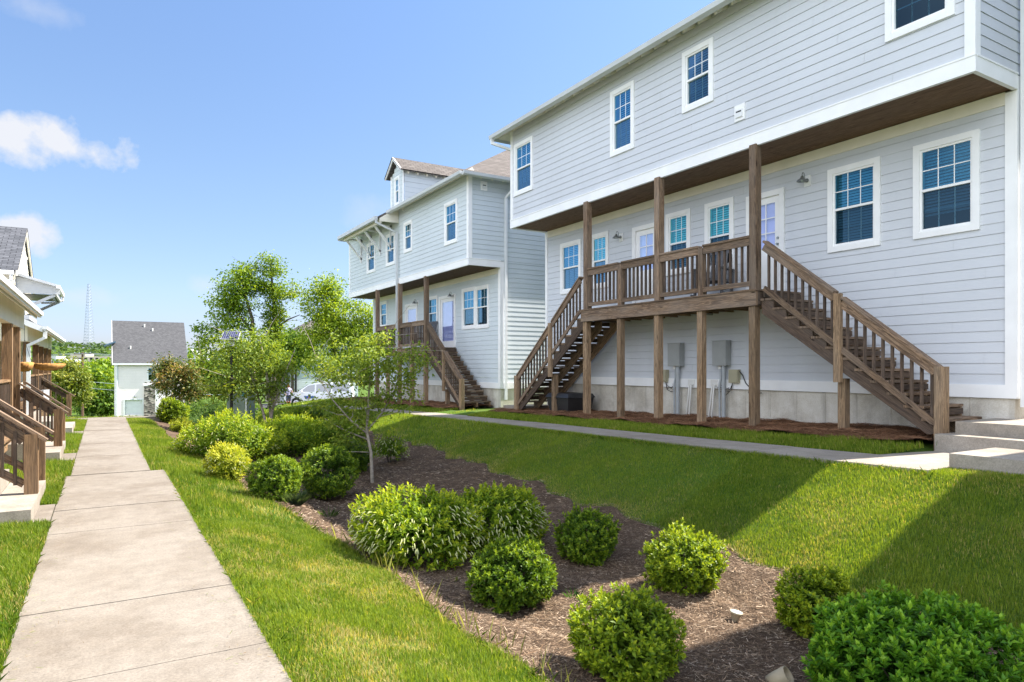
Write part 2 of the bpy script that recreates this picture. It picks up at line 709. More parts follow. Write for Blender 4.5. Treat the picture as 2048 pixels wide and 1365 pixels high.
M['blueroof'] = plain('blue_metal_roof', (.10, .17, .26), .45, .1)
M['cone'] = plain('beige_plastic', (.36, .30, .20), .5, .1, 9)
M['lens'] = plain('frosted_lens', (.45, .55, .52), .15, .1)
M['paper'] = plain('white_sticker', (.8, .8, .78), .6, .03)
M['teal'] = plain('teal_sticker', (.05, .32, .36), .5, .05)
M['chair'] = plain('grey_wicker', (.10, .10, .11), .7, .25, 30)
M['skin'] = plain('skin', (.45, .27, .19), .55, .05)
M['shirt'] = plain('lavender_shirt', (.42, .40, .55), .8, .12, 12)
M['shorts'] = plain('navy_trousers', (.05, .055, .12), .8, .1, 12)
M['boots'] = plain('orange_boots', (.55, .17, .04), .6, .12, 12)
M['hair'] = plain('auburn_hair', (.35, .12, .03), .7, .2, 20)

# stone veneer for the far house
_t = NT('stone_veneer')
_v = _t.n.new('ShaderNodeTexVoronoi')
_v.inputs['Scale'].default_value = 1
_mp = _t.n.new('ShaderNodeMapping')
_mp.inputs['Scale'].default_value = (2.6, 2.6, 4.2)
_t.l.new(_t.tc.outputs['Object'], _mp.inputs['Vector'])
_t.l.new(_mp.outputs['Vector'], _v.inputs['Vector'])
_c = _t.ramp(_v.outputs['Color'], [(.2, (.05, .045, .04)), (.5, (.16, .14, .12)), (.8, (.42, .38, .33))])
_t.set('Base Color', _c)
_t.set('Roughness', .95)
_t.bump(_v.outputs['Distance'], .8, .05)
M['stone'] = _t.m
# solar cells
_t = NT('solar_cells')
_b = _t.n.new('ShaderNodeTexBrick')
_b.offset = 0
_b.inputs['Color1'].default_value = (.02, .025, .07, 1)
_b.inputs['Color2'].default_value = (.03, .035, .09, 1)
_b.inputs['Mortar'].default_value = (.45, .45, .55, 1)
_b.inputs['Scale'].default_value = 1
_b.inputs['Brick Width'].default_value = .105
_b.inputs['Row Height'].default_value = .12
_b.inputs['Mortar Size'].default_value = .0035
_t.l.new(_t.tc.outputs['UV'], _b.inputs['Vector'])
_t.set('Base Color', _b.outputs['Color'])
_t.set('Roughness', .5)
_t.set('Specular IOR Level', .2)
M['solar'] = _t.m

# ================================================================== GROUND
XL = ([-6, 4, 7.7, 11.6, 16, 21, 27], [2.45, 2.42, 2.4, 1.95, 1.65, 1.45, 1.4])
XR = ([-6, 2.4, 4.9, 9.7, 14.9, 18, 22, 27], [5.7, 5.75, 5.9, 6.2, 6.5, 6.6, 6.0, 4.5])


def bedL(Y):
    return np.interp(Y, *XL) + .05 * np.sin(np.asarray(Y) * 2.1)


def bedR(Y):
    Y = np.asarray(Y)
    return np.interp(Y, *XR) + .07 * np.sin(Y * 2.7 + 1) + .05 * np.sin(Y * 6.1)


def axis(fine0, fine1, step, far0, far1, grow=1.16):
    a = list(np.arange(fine0, fine1 + 1e-6, step))
    s, x = step, a[-1]
    while x < far1:
        s *= grow
        x += s
        a.append(x)
    s, x = step, a[0]
    pre = []
    while x > far0:
        s *= grow
        x -= s
        pre.append(x)
    return np.array(pre[::-1] + a)


def grid_sheet(name, xs, ys, zf, mat, kind='structure'):
    X, Y = np.meshgrid(xs, ys)
    Z = zf(X, Y)
    V = np.stack([X, Y, Z], -1).reshape(-1, 3)
    nx, ny = len(xs), len(ys)
    i = np.arange(nx - 1)[None, :] + nx * np.arange(ny - 1)[:, None]
    F = np.stack([i, i + 1, i + 1 + nx, i + nx], -1).reshape(-1, 4)
    o = np_mesh(name, V, F, None, mat, None, True)
    tag(o, kind=kind)
    return o


def lumps(X, Y, a=.012):
    return a * (np.sin(X * 3.1 + Y * 1.3) + np.sin(X * 1.7 - Y * 2.9 + 2) + .6 * np.sin(X * 7.1 + Y * 5.3))


def ground_z(X, Y):
    z = Hn(X, Y)
    k = np.clip((X - 1.0) / .5, 0, 1) * np.clip((7.6 - X) / .5, 0, 1)
    return z + lumps(X, Y) * k


def soil_z(X, Y):
    inn = np.clip((X - bedL(Y) - .04) / .1, 0, 1) * np.clip((bedR(Y) - .04 - X) / .1, 0, 1) * (Y < 27)
    straw = np.clip((X - 9.75) / .1, 0, 1) * np.clip((12.2 - X) / .1, 0, 1) * (Y > 5.4) * (Y < 32.9)
    land = np.clip((X - 8.7) / .1, 0, 1) * (X < 10.4) * (Y > 3.6) * np.clip((5.4 - Y) / .1, 0, 1)
    return ground_z(X, Y) - .07 * inn - .04 * straw - .16 * land


grid_sheet('ground', axis(-2, 13, .1, -2500, 2500), axis(-3, 34, .2, -40, 3500), soil_z, M['ground'])

# mulch bed: a sheet that follows the swale
ys = np.arange(-3, 27.01, .06)
us = np.linspace(0, 1, 70)
UU, YY = np.meshgrid(us, ys)
XX = bedL(YY) * (1 - UU) + bedR(YY) * UU


def bed_z(X, Y):
    return ground_z(X, Y) + .012 + .014 * (np.sin(X * 11 + Y * 7) + np.sin(X * 17 - Y * 13 + 1)) * .5


ZZ = bed_z(XX, YY)
edge = np.minimum(UU, 1 - UU)
ZZ = ZZ - .03 * (edge < .005)
V = np.stack([XX, YY, ZZ], -1).reshape(-1, 3)
nx, ny = len(us), len(ys)
i = np.arange(nx - 1)[None, :] + nx * np.arange(ny - 1)[:, None]
F = np.stack([i, i + 1, i + 1 + nx, i + nx], -1).reshape(-1, 4)
tag(np_mesh('mulch_bed', V, F, None, M['mulch'], None, True), kind='structure')

# concrete path along the left: real slabs with open joints
mb = MB()
y = -2.2
while y < 12.6:
    L = 1.32
    y1 = min(y + L, 12.72)
    dz = random.uniform(-.003, .003)
    mb.box(-.49, .88, y + .005, y1 - .005, -.12, .0 + dz)
    y = y1
while y < 26.9:
    y1 = min(y + 1.25, 27.0)
    dz = random.uniform(-.003, .003)
    mb.box(-.43, .68, y + .005, y1 - .005, -.12, .004 + dz)
    y = y1
tag(mb.build('path', M['concrete'], bevel=.008), kind='structure')
# cross walk at the crest and the short stubs to the porches
mb = MB()
mb.box(-4, -.44, 26.0, 27.0, -.12, .002)
mb.box(.69, 1.7, 26.3, 27.0, -.14, .0)
mb.box(-1.05, -.50, 9.0, 10.15, -.12, .008)
mb.box(-1.05, -.44, 14.8, 16.0, -.12, .008)
mb.box(-1.05, -.44, 20.6, 21.4, -.12, .008)
tag(mb.build('side_path', M['concrete'], bevel=.008), kind='structure')

# upper walkway in front of the town houses
mb = MB()
pts = [(5.3, 7.85, 8.92), (6.6, 7.88, 8.9), (8, 7.9, 8.9), (9.5, 7.95, 8.92), (11, 8.0, 8.95), (12.5, 8.05, 9.0), (14, 8.1, 9.05), (15.5, 8.1, 9.05),
       (17, 8.1, 9.05), (18.5, 8.1, 9.05), (20, 8.1, 9.05), (22, 8.05, 9.0), (24, 8.0, 9.0), (26, 7.9, 8.9), (28, 7.8, 8.8), (31, 7.6, 8.6)]


def slab(mb, poly, dz=0, th=.16):
    top = [Vector((x, y, H(8.4, y) + .025 + dz)) for x, y in poly]
    n = len(top)
    mb.face(top)
    for k in range(n):
        a, b = top[k], top[(k + 1) % n]
        mb.face([a - Vector((0, 0, th)), b - Vector((0, 0, th)), b, a])


for a, b in zip(pts[:-1], pts[1:]):
    slab(mb, [(a[1], a[0] + .005), (a[2], a[0] + .005), (b[2], b[0] - .005), (b[1], b[0] - .005)], random.uniform(-.003, .003))
slab(mb, [(7.85, 4.12), (10.1, 4.12), (10.1, 5.05), (9.5, 5.2), (8.92, 5.29), (7.85, 5.29)])
slab(mb, [(9.06, 17.6), (10.2, 17.6), (10.2, 18.9), (9.06, 18.9)])
slab(mb, [(9.0, 19.0), (10.2, 19.0), (10.2, 20.0), (9.06, 20.0)])
tag(mb.build('walkway', M['concretewalk'], bevel=.006), kind='structure')

# pine straw beds under the decks
for nm, y0, y1 in (('pine_straw_bed', 5.3, 17.6), ('pine_straw_bed', 20.3, 33)):
    grid_sheet(nm, np.arange(9.7, 12.3, .08), np.arange(y0, y1, .08),
               lambda X, Y: ground_z(X, Y) + .06 + .03 * np.sin(X * 5 + Y * 3) + .012 * np.sin(X * 9 - Y * 8), M['straw'])

# parking court beyond the houses
grid_sheet('parking_court', np.arange(7, 30, .5), np.arange(44, 62, .5), lambda X, Y: ground_z(X, Y) + .03, M['asphalt'])


def steps(name, label, boxes, group=None, mat='concretestep'):
    mb = MB()
    x0 = min(b[0] for b in boxes)
    y0 = min(b[2] for b in boxes)
    for b in boxes:
        mb.box(*b)
    o = mb.build(name, M[mat], bevel=.015)
    tag(o, label, 'steps', group)
    return o


g0 = H(8.4, 4.3) + .025
steps('concrete_steps', 'two wide concrete steps at the foot of the deck stairs by the large grey house',
      [(9.95, 13.5, 3.1, 5.13, .3, .77), (10.3, 13.5, 3.1, 5.03, .75, .94)])
steps('walkway_step', 'low concrete slab raising the upper walkway at the right edge of the lawn',
      [(8.28, 9.35, -1.5, 4.11, .2, .72)], None, 'concretestep')
steps('concrete_landing', 'small concrete landing at the foot of the far stairs of the large grey house',
      [(10.2, 11.5, 16.75, 17.5, .2, H(10.5, 17) + .17)], None, 'concretewalk')
for Y, lab in ((8.95, 'low concrete porch steps in the left foreground beside the path'),
               (14.75, 'concrete porch steps behind the nearest lawn patch on the left'),
               (20.55, 'farthest small concrete porch steps on the left of the path')):
    steps('porch_steps', lab, [(-1.05, -.66, Y, Y + 2.25, -.2, .17), (-1.45, -1.06, Y, Y + 2.25, -.2, .35), (-1.9, -1.46, Y, Y + 2.25, -.2, .52)], 'concrete steps up to the porches')

# ================================================================== HOUSE BUILDERS


class Face:
    """a vertical wall plane: point = P + U*u + (0,0,z) + N*n"""

    def __init__(self, P, U, N):
        self.P, self.U, self.N = Vector(P), Vector(U), Vector(N)

    def p(self, u, z, n=0):
        return self.P + self.U * u + Vector((0, 0, z)) + self.N * n

    def box(self, mb, u0, u1, z0, z1, n0, n1):
        a, b = self.p(u0, z0, n0), self.p(u1, z1, n1)
        mb.box(a.x, b.x, a.y, b.y, a.z, b.z)


def lap_wall(mb, fc, u0, u1, z0, z1, holes=(), lap=.161, lip=.011, joints=True, top=None):
    """lap siding: each board tilts out at its lower edge; top(u)->z clips gables by board"""
    zs = []
    z = z0
    while z < z1 - 1e-4:
        zs.append((z, min(z + lap, z1)))
        z += lap
    flip = fc.U.cross(Vector((0, 0, 1))).dot(fc.N) < 0
    for r, (a, b) in enumerate(zs):
        cuts = sorted({a, b} | {h for hh in holes for h in hh[2:4] if a < h < b})
        rs = (r * 1.37 + 11 * abs(u0)) % 3.66
        for s0, s1 in zip(cuts[:-1], cuts[1:]):
            segs = [(u0, u1)]
            if top:
                segs = [top(s0, s1)]
                if segs[0] is None:
                    continue
            for h in holes:
                if h[2] < s1 - 1e-4 and h[3] > s0 + 1e-4:
                    new = []
                    for (p, q) in segs:
                        if h[1] <= p or h[0] >= q:
                            new.append((p, q))
                            continue
                        if h[0] > p:
                            new.append((p, h[0]))
                        if h[1] < q:
                            new.append((h[1], q))
                    segs = new
            if joints:
                new = []
                for (p, q) in segs:
                    j = math.floor((p - rs) / 3.66) * 3.66 + rs
                    cur = p
                    while j < q:
                        if j > cur + .15 and j < q - .15:
                            new.append((cur, j - .0012))
                            cur = j + .0012
                        j += 3.66
                    new.append((cur, q))
                segs = new
            n0 = lip * (1 - (s0 - a) / lap)
            n1 = lip * (1 - (s1 - a) / lap)
            sx = s1 - (.0028 if abs(s1 - b) < 1e-6 and s1 - s0 > .03 else 0)
            for (p, q) in segs:
                quad = [fc.p(p, s0, n0), fc.p(q, s0, n0), fc.p(q, sx, n1), fc.p(p, sx, n1)]
                und = [fc.p(p, s0, 0), fc.p(q, s0, 0), fc.p(q, s0, n0), fc.p(p, s0, n0)]
                if flip:
                    quad, und = quad[::-1], und[::-1]
                mb.face(quad)
                if abs(s0 - a) < 1e-6:
                    mb.face(und)


def window(parent, fc, u0, u1, z0, z1, upper='glass_up', lower='glass_low', casing=.10, trim='trim', blind=True, grid=(3, 2), label=None):
    c = casing
    f = MB()
    fc.box(f, u0, u0 + c, z0, z1, -.02, .036)
    fc.box(f, u1 - c, u1, z0, z1, -.02, .036)
    fc.box(f, u0 + c, u1 - c, z1 - c, z1, -.02, .038)
    fc.box(f, u0 + c, u1 - c, z0, z0 + c, -.02, .040)
    a, b, p, q = u0 + c, u1 - c, z0 + c, z1 - c
    s = .035
    fc.box(f, a, a + s, p, q, -.06, .014)
    fc.box(f, b - s, b, p, q, -.06, .014)
    fc.box(f, a + s, b - s, q - s, q, -.06, .015)
    fc.box(f, a + s, b - s, p, p + s * 1.2, -.06, .016)
    m = (p + q) / 2
    fc.box(f, a + s, b - s, m - .02, m + .02, -.06, .018)
    a += s
    b -= s
    for (z0_, z1_, nn) in ((p + s, m - .02, -.030), (m + .02, q - s, -.012)):
        for k in range(1, grid[0]):
            u = a + (b - a) * k / grid[0]
            fc.box(f, u - .008, u + .008, z0_, z1_, nn - .006, nn + .004)
        for k in range(1, grid[1]):
            z = z0_ + (z1_ - z0_) * k / grid[1]
            fc.box(f, a, b, z - .008, z + .008, nn - .005, nn + .003)
    o = f.build('window', M[trim], parent)
    if label:
        o['label'] = label
    g = MB()
    g.face([fc.p(a, m, -.010), fc.p(b, m, -.010), fc.p(b, q, -.010), fc.p(a, q, -.010)])
    g.build('upper_pane', M[upper], o)
    g = MB()
    g.face([fc.p(a, p, -.026), fc.p(b, p, -.026), fc.p(b, m, -.026), fc.p(a, m, -.026)])
    g.build('lower_pane', M[lower], o)
    if blind:
        g = MB()
        wr = random.Random(int(u0 * 977 + z0 * 131))
        z = p + .02 + wr.choice((0, 0, .18, .42)) * (q - p)
        tl = wr.uniform(.012, .045)
        while z < q:
            sk = wr.uniform(-.004, .004)
            g.face([fc.p(a - .02, z - sk, -.085), fc.p(b + .02, z + sk, -.085), fc.p(b + .02, z + .042 + sk, -.085 - tl), fc.p(a - .02, z + .042 - sk, -.085 - tl)])
            z += .05
        g.build('blind', M['blind'], o)
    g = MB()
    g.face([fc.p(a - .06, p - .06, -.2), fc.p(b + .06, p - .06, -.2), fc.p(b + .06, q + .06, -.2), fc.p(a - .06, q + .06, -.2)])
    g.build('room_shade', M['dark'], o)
    return (u0 + c * .5, u1 - c * .5, z0 + c * .5, z1 - c * .5)


def door(parent, fc, u0, u1, z0, z1, full=False, label=None):
    c = .11
    f = MB()
    fc.box(f, u0, u0 + c, z0, z1, -.02, .036)
    fc.box(f, u1 - c, u1, z0, z1, -.02, .036)
    fc.box(f, u0 + c, u1 - c, z1 - c, z1, -.02, .038)
    a, b, q = u0 + c, u1 - c, z1 - c
    s = .13
    gz0 = z0 + (.25 if full else .95)
    fc.box(f, a, a + s, z0, q, -.05, -.01)
    fc.box(f, b - s, b, z0, q, -.05, -.01)
    fc.box(f, a + s, b - s, q - s, q, -.05, -.011)
    fc.box(f, a + s, b - s, z0, gz0, -.05, -.011)
    if not full:
        fc.box(f, a + s * 1.3, b - s * 1.3, z0 + .2, gz0 - .14, -.012, -.004)
    a, b, q = a + s, b - s, q - s
    if not full:
        u = (a + b) / 2
        fc.box(f, u - .01, u + .01, gz0, q, -.03, -.008)
        for k in range(1, 3):
            z = gz0 + (q - gz0) * k / 3
            fc.box(f, a, b, z - .01, z + .01, -.03, -.009)
    o = f.build('door', M['trim'], parent)
    if label:
        o['label'] = label
    g = MB()
    g.face([fc.p(a, gz0, -.02), fc.p(b, gz0, -.02), fc.p(b, q, -.02), fc.p(a, q, -.02)])
    g.build('pane', M['glass_door'], o)
    g = MB()
    g.face([fc.p(a - .05, gz0 - .05, -.07), fc.p(b + .05, gz0 - .05, -.07), fc.p(b + .05, q + .05, -.07), fc.p(a - .05, q + .05, -.07)])
    g.build('curtain', M['curtain'], o)
    g = MB()
    g.tube([fc.p(u0 + c + .06, z0 + 1.0, -.012), fc.p(u0 + c + .06, z0 + 1.0, .04)], .022)
    g.tube([fc.p(u0 + c + .06, z0 + 1.12, -.012), fc.p(u0 + c + .06, z0 + 1.12, .012)], .025)
    g.build('handle', M['lampmetal'], o, True)
    return (u0 + c * .5, u1 - c * .5, z0, z1 - c * .5)


def rect_px(X, pl, pr, ytr, ybl):
    a = onX(pr, ytr, X)
    b = onX(pl, ybl, X)
    return [a.y, b.y, b.z, a.z]


XU, XW, XG, DEEP = 10.24, 11.44, 9.80, 10.0
SLOPE = .6


def hip_roof(mb, x0, x1, y0, y1, z, th=0.0):
    hx = (x1 - x0) / 2
    zr = z + hx * SLOPE
    r0, r1 = (x0 + hx, y0 + hx), (x0 + hx, y1 - hx)
    if r1[1] < r0[1]:
        m = (y0 + y1) / 2
        hy = (y1 - y0) / 2
        zr = z + hy * SLOPE
        r0, r1 = (x0 + hy, m), (x1 - hy, m)
        A, B, C, E = (x0, y0, z), (x1, y0, z), (x1, y1, z), (x0, y1, z)
        R0, R1 = (*r0, zr), (*r1, zr)
        mb.face([A, B, R1, R0])
        mb.face([C, E, R0, R1])
        mb.face([E, A, R0])
        mb.face([B, C, R1])
        return zr
    A, B, C, E = (x0, y0, z), (x1, y0, z), (x1, y1, z), (x0, y1, z)
    R0, R1 = (*r0, zr), (*r1, zr)
    mb.face([E, A, R0, R1])
    mb.face([A, B, R0])
    mb.face([B, C, R1, R0])
    mb.face([C, E, R1])
    return zr


def townhouse(name, label, Y0, Y1, zj, zg, zf, ze, wu, wl, doors, sid, awning=None, detail=True, near_corner_ds=False):
    """Y0/Y1 ends, zj underside of the overhanging storey, zg gutter height, zf top of foundation, ze ground"""
    R = thing(name, label, 'house', (XW, (Y0 + Y1) / 2, ze))
    xb = XU + DEEP
    top = zg + (XU - XG) * SLOPE - .06
    F_u = Face((XU, 0, 0), (0, 1, 0), (-1, 0, 0))
    F_l = Face((XW, 0, 0), (0, 1, 0), (-1, 0, 0))
    F_s = Face((0, Y0, 0), (1, 0, 0), (0, -1, 0))
    F_n = Face((0, Y1, 0), (1, 0, 0), (0, 1, 0))
    hu = [window(R, F_u, *w[:4], **(w[4] if len(w) > 4 else {})) for w in wu]
    hl = [window(R, F_l, *w[:4], **(w[4] if len(w) > 4 else {})) for w in wl]
    hl += [door(R, F_l, *d[:4], **(d[4] if len(d) > 4 else {})) for d in doors]
    m = MB()
    lap_wall(m, F_u, Y0 + .1, Y1 - .08, zj + .22, top, hu)
    m.build('upper_wall', M[sid], R)
    m = MB()
    lap_wall(m, F_l, Y0 + .12, Y1 - .1, zf + .2, zj - .14, hl)
    m.build('lower_wall', M[sid], R)
    m = MB()
    lap_wall(m, F_s, XU + .1, XW + .1, zj + .22, top)
    lap_wall(m, F_s, XW + .1, xb, zf + .2, zj + .2)
    lap_wall(m, F_s, XW + .1, xb, zj + .22, top)
    F_s.box(m, XW + .1, xb, zj + .19, zj + .23, -.01, .003)
    lap_wall(m, F_n, XU + .1, xb, zj + .22, top)
    lap_wall(m, F_n, XW + .1, xb, zf + .2, zj + .22)
    m.face([(xb, Y0, zf), (xb, Y1, zf), (xb, Y1, top), (xb, Y0, top)])
    m.build('side_wall', M[sid], R)
    # trim
    for parts in (((F_u, Y0, Y0 + .11, zj + .22, top, .0, .03), (F_s, XU - .03, XU + .11, zj + .222, top, .0, .03)),
                  ((F_u, Y1 - .09, Y1, zj + .22, top, .0, .03), (F_n, XU - .03, XU + .11, zj + .222, top, .0, .03)),
                  ((F_l, Y0, Y0 + .13, zf + .02, zj - .02, .0, .03), (F_s, XW - .03, XW + .11, zf + .02, zj + .19, .0, .028)),
                  ((F_l, Y1 - .11, Y1, zf + .02, zj - .02, .0, .03),)):
        m = MB()
        for q in parts:
            q[0].box(m, *q[1:])
        m.build('corner_trim', M['trim'], R)
    m = MB()
    F_u.box(m, Y0 - .035, Y1 + .035, zj - .015, zj + .20, -.03, .035)
    F_s.box(m, XU + .03, XW - .02, zj - .014, zj + .199, -.03, .033)
    F_n.box(m, XU + .03, XW - .02, zj - .014, zj + .199, -.03, .033)
    F_u.box(m, Y0 - .04, Y1 + .04, zj + .20, zj + .225, -.01, .045)
    F_s.box(m, XU + .03, XW - .02, zj + .199, zj + .224, -.01, .043)
    m.build('band_board', M['trim'], R)
    m = MB()
    F_l.box(m, Y0 + .13, Y1 - .11, zj - .19, zj + .0, .0, .026)
    m.build('frieze_board', M['creamtrim'], R)
    m = MB()
    F_l.box(m, Y0 - .02, Y1 + .02, zf, zf + .2, -.02, .032)
    F_s.box(m, XW + .02, xb, zf, zf + .199, -.02, .032)
    m.build('skirt_board', M['trim'], R)
    m = MB()
    m.face([(XU + .02, Y0 + .02, zj + .012), (XW + .02, Y0 + .02, zj + .012), (XW + .02, Y1 - .02, zj + .012), (XU + .02, Y1 - .02, zj + .012)],
           [(Y0, 0), (Y0, 1.2), (Y1, 1.2), (Y1, 0)])
    m.build('porch_ceiling', M['soffit'], R)
    m = MB()
    yy = Y0 + .02
    while yy < Y1 - .03:
        y2 = min(yy + .61, Y1 - .02)
        m.box(XW + .015, XW + .2, yy + .003, y2 - .003, ze - 1.2, zf - .006)
        yy = y2
    m.box(XW + .024, xb, Y0 + .021, Y1 - .021, ze - 1.2, zf - .008)
    m.build('foundation', M['concrete2'], R)
    # roof
    m = MB()
    oy = .42
    zr = hip_roof(m, XG, xb + .44, Y0 - oy, Y1 + oy, zg + .02)
    m.build('roof', M['roofbrown'], R)
    m = MB()
    hip_roof(m, XG + .01, xb + .42, Y0 - oy + .02, Y1 + oy - .02, zg - .035)
    m.build('roof_deck', M['creamtrim'], R)
    if detail:
        yy = Y0 - .2
        while yy < Y1 + .2:
            if not (awning and awning[0] - .2 < yy):
                t = MB()
                t.beam((XG + .09, yy, zg - .10 + .05), (XU + .05, yy, zg - .10 + .05 + (XU - XG - .04) * SLOPE), .045, .12)
                t.build('rafter_tail', M['creamtrim'], R)
            yy += .41
        x = XU + .3
        while x < XW + 1.5:
            t = MB()
            t.beam((x, Y0 - oy + .09, zg - .06), (x, Y0 + .03, zg - .06 + (oy - .06) * SLOPE), .045, .12, (0, 0, 1))
            t.build('rafter_tail', M['creamtrim'], R)
            x += .41
    m = MB()
    ya = awning[0] if awning else Y1 + oy
    K = [(-.0, .0), (-.10, .035), (-.115, .13), (-.095, .135), (-.09, .12), (.0, .12)]

    def gutter(p0, p1, out):
        p0, p1, out = Vector(p0), Vector(p1), Vector(out)
        poly = [p0 - out * k[0] + Vector((0, 0, k[1] - .12)) for k in K]
        m.prism(poly, p1 - p0)
    for q in (((XG + .01, Y0 - oy, zg), (XG + .01, ya, zg), (-1, 0, 0)), ((XG, Y0 - oy + .01, zg), (xb, Y0 - oy + .01, zg), (0, -1, 0)),
              ((XG, Y1 + oy - .01, zg), (xb, Y1 + oy - .01, zg), (0, 1, 0))):
        m = MB()
        gutter(*q)
        m.build('gutter', M['gutter'], R)
    return R, F_u, F_l, F_s, top, zr


def downspout(parent, pts, mat='whitemetal', r=.038):
    m = MB()
    pts = [Vector(p) for p in pts]
    for a, b in zip(pts[:-1], pts[1:]):
        d = (b - a).normalized()
        m.beam(a - d * .02, b + d * .02, .085, .065, (0, 1, 0) if abs(d.z) > .9 else (0, 0, 1))
    m.build('downspout', M[mat], parent)


def vent(parent, fc, u, z):
    m = MB()
    fc.box(m, u - .12, u + .12, z - .15, z + .15, .0, .03)
    o = m.build('wall_vent', M['trim'], parent)
    m = MB()
    fc.box(m, u - .075, u + .075, z - .09, z + .05, .03, .055)
    m.build('hood', M['whitemetal'], o)
    m = MB()
    fc.box(m, u - .06, u + .06, z + .0, z + .025, .055, .058)
    m.build('slot', M['dark'], o)


def deck(name, label, Y0, Y1, zd, posts, tall, ztop, stairs, zgr):
    """wooden deck on posts; stairs: list of (y_top, y_bottom, z_bottom, mid_post_y, open_risers)"""
    R = thing(name, label, 'deck', (XU, (Y0 + Y1) / 2, zgr))
    X0 = XU - .02
    rz = .96
    for y in posts:
        m = MB()
        g = H(X0, y) - .3
        if y in tall:
            m.box(X0 - .07, X0 + .07, y - .07, y + .07, g, zd - .31)
            m.build('support_post', M['woodpost'], R)
            m = MB()
            m.box(X0 - .055, X0 + .095, y - .075, y + .075, zd - .305, ztop)
            m.build('porch_post', M['wood'], R)
        else:
            m.box(X0 - .065, X0 + .065, y - .065, y + .065, g, zd - .31)
            m.build('support_post', M['woodpost'], R)
            m = MB()
            m.box(X0 - .045, X0 + .065, y - .06, y + .06, zd - .02, zd + rz - .02)
            m.build('rail_post', M['wood'], R)
    m = MB()
    m.box(X0 - .10, X0 - .058, Y0 - .12, Y1 + .12, zd - .30, zd - .035)
    m.build('rim_beam', M['wood'], R)
    m = MB()
    m.box(X0 - .05, XW - .02, Y0 - .12, Y0 - .08, zd - .28, zd - .035)
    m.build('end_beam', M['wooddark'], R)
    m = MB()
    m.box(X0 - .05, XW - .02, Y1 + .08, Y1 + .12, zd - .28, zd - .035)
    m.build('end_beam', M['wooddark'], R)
    y = Y0 + .3
    while y < Y1:
        m = MB()
        m.box(X0 - .05, XW - .03, y - .02, y + .02, zd - .26, zd - .036)
        m.build('joist', M['woodpost'], R)
        y += .41
    m = MB()
    x = X0 - .12
    while x < XW - .1:
        m.box(x, x + .135, Y0 - .14, Y1 + .14, zd - .033, zd)
        x += .142
    m.build('deck_boards', M['wood'], R)
    for a, b in zip(posts[:-1], posts[1:]):
        ra = .08 if a in tall else .065
        rb = .08 if b in tall else .065
        m = MB()
        m.box(X0 - .035, X0 + .005, a + ra, b - rb, zd + rz - .14, zd + rz)
        m.box(X0 - .06, X0 + .09, a + ra, b - rb, zd + rz + .001, zd + rz + .04)
        m.build('top_rail', M['wood'], R)
        m = MB()
        m.box(X0 - .035, X0 + .005, a + ra, b - rb, zd + .07, zd + .16)
        m.build('bottom_rail', M['wood'], R)
        n = 8
        for k in range(n):
            y = a + ra + (b - a - ra - rb) * (k + .6) / (n + .2)
            m = MB()
            m.box(X0 + .007, X0 + .045, y - .019, y + .019, zd + .09, zd + rz - .02)
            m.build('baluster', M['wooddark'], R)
    for (yt, yb, zb, mids, nris) in stairs:
        sg = 1 if yb > yt else -1
        run = abs(yb - yt)
        rise = zd - zb
        n = nris
        tr = run / (n - 1)
        ri = rise / n
        xs0, xs1 = X0 - .0, XW - .12
        for k in range(1, n):
            y = yt + sg * (k - 1) * tr
            z = zd - ri * k
            m = MB()
            m.box(xs0 - .012, xs1, y - sg * .02, y + sg * (tr + .015), z - .04, z)
            m.build('tread', M['wood'], R)
            m = MB()
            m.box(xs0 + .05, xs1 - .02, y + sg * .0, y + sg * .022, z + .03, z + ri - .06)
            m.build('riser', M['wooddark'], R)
        # sawtooth stringers
        for x in (xs0 + .0, (xs0 + xs1) / 2, xs1 - .06):
            m = MB()
            poly = []
            for k in range(1, n):
                y = yt + sg * (k - 1) * tr
                z = zd - ri * k - .042
                poly.append((x, y, z))
                poly.append((x, y + sg * tr, z))
            lo = [(x, yt + sg * (n - 1) * tr, zb - .02), (x, yt + sg * ((n - 1) * tr - .2), zb - .05)]
            hi = [(x, yt, zd - ri - .042 - .22)]
            m.prism(poly + lo + hi, (.045, 0, 0))
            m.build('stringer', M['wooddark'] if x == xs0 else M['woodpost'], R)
        # railing on the open side
        def nose(y):
            return zd - ri * .5 - (abs(y - yt)) * rise / run
        ys_ = [yt] + list(mids) + [yb]
        for y in mids:
            m = MB()
            m.box(X0 - .075, X0 - .004, y - .062, y + .062, nose(y) - .42, nose(y) + 1.01)
            m.build('rail_post', M['woodpost'], R)
            m = MB()
            m.box(X0 + .05, X0 + .18, y - .065, y + .065, H(X0, y) - .3, nose(y) - .36)
            m.build('support_post', M['woodpost'], R)
        m = MB()
        m.box(X0 - .08, X0 + .06, yb - .07, yb + .07, zb - .28, nose(yb) + 1.02)
        m.build('newel_post', M['woodpost'], R)
        for a, b in zip(ys_[:-1], ys_[1:]):
            a2 = a + sg * (.08 if a == yt else .062)
            b2 = b - sg * .065
            m = MB()
            m.beam((X0 - .03, a2, nose(a2) + .90), (X0 - .03, b2, nose(b2) + .90), .04, .14)
            e = .06 * sg if b == yb else 0
            m.beam((X0, a2, nose(a2) + .99), (X0, b2 + 1.9 * e, nose(b2 + 1.9 * e) + .99), .145, .036)
            m.build('top_rail', M['wood'], R)
            m = MB()
            m.beam((X0 - .03, a2, nose(a2) + .15), (X0 - .03, b2, nose(b2) + .15), .04, .09)
            m.build('bottom_rail', M['wood'], R)
            nb = max(3, int(abs(b2 - a2) / .135))
            for k in range(nb):
                y = a2 + (b2 - a2) * (k + .5) / nb
                m = MB()
                m.box(X0 - .008, X0 + .03, y - .019, y + .019, nose(y) + .12, nose(y) + .86)
                m.build('baluster', M['wooddark'], R)
    return R


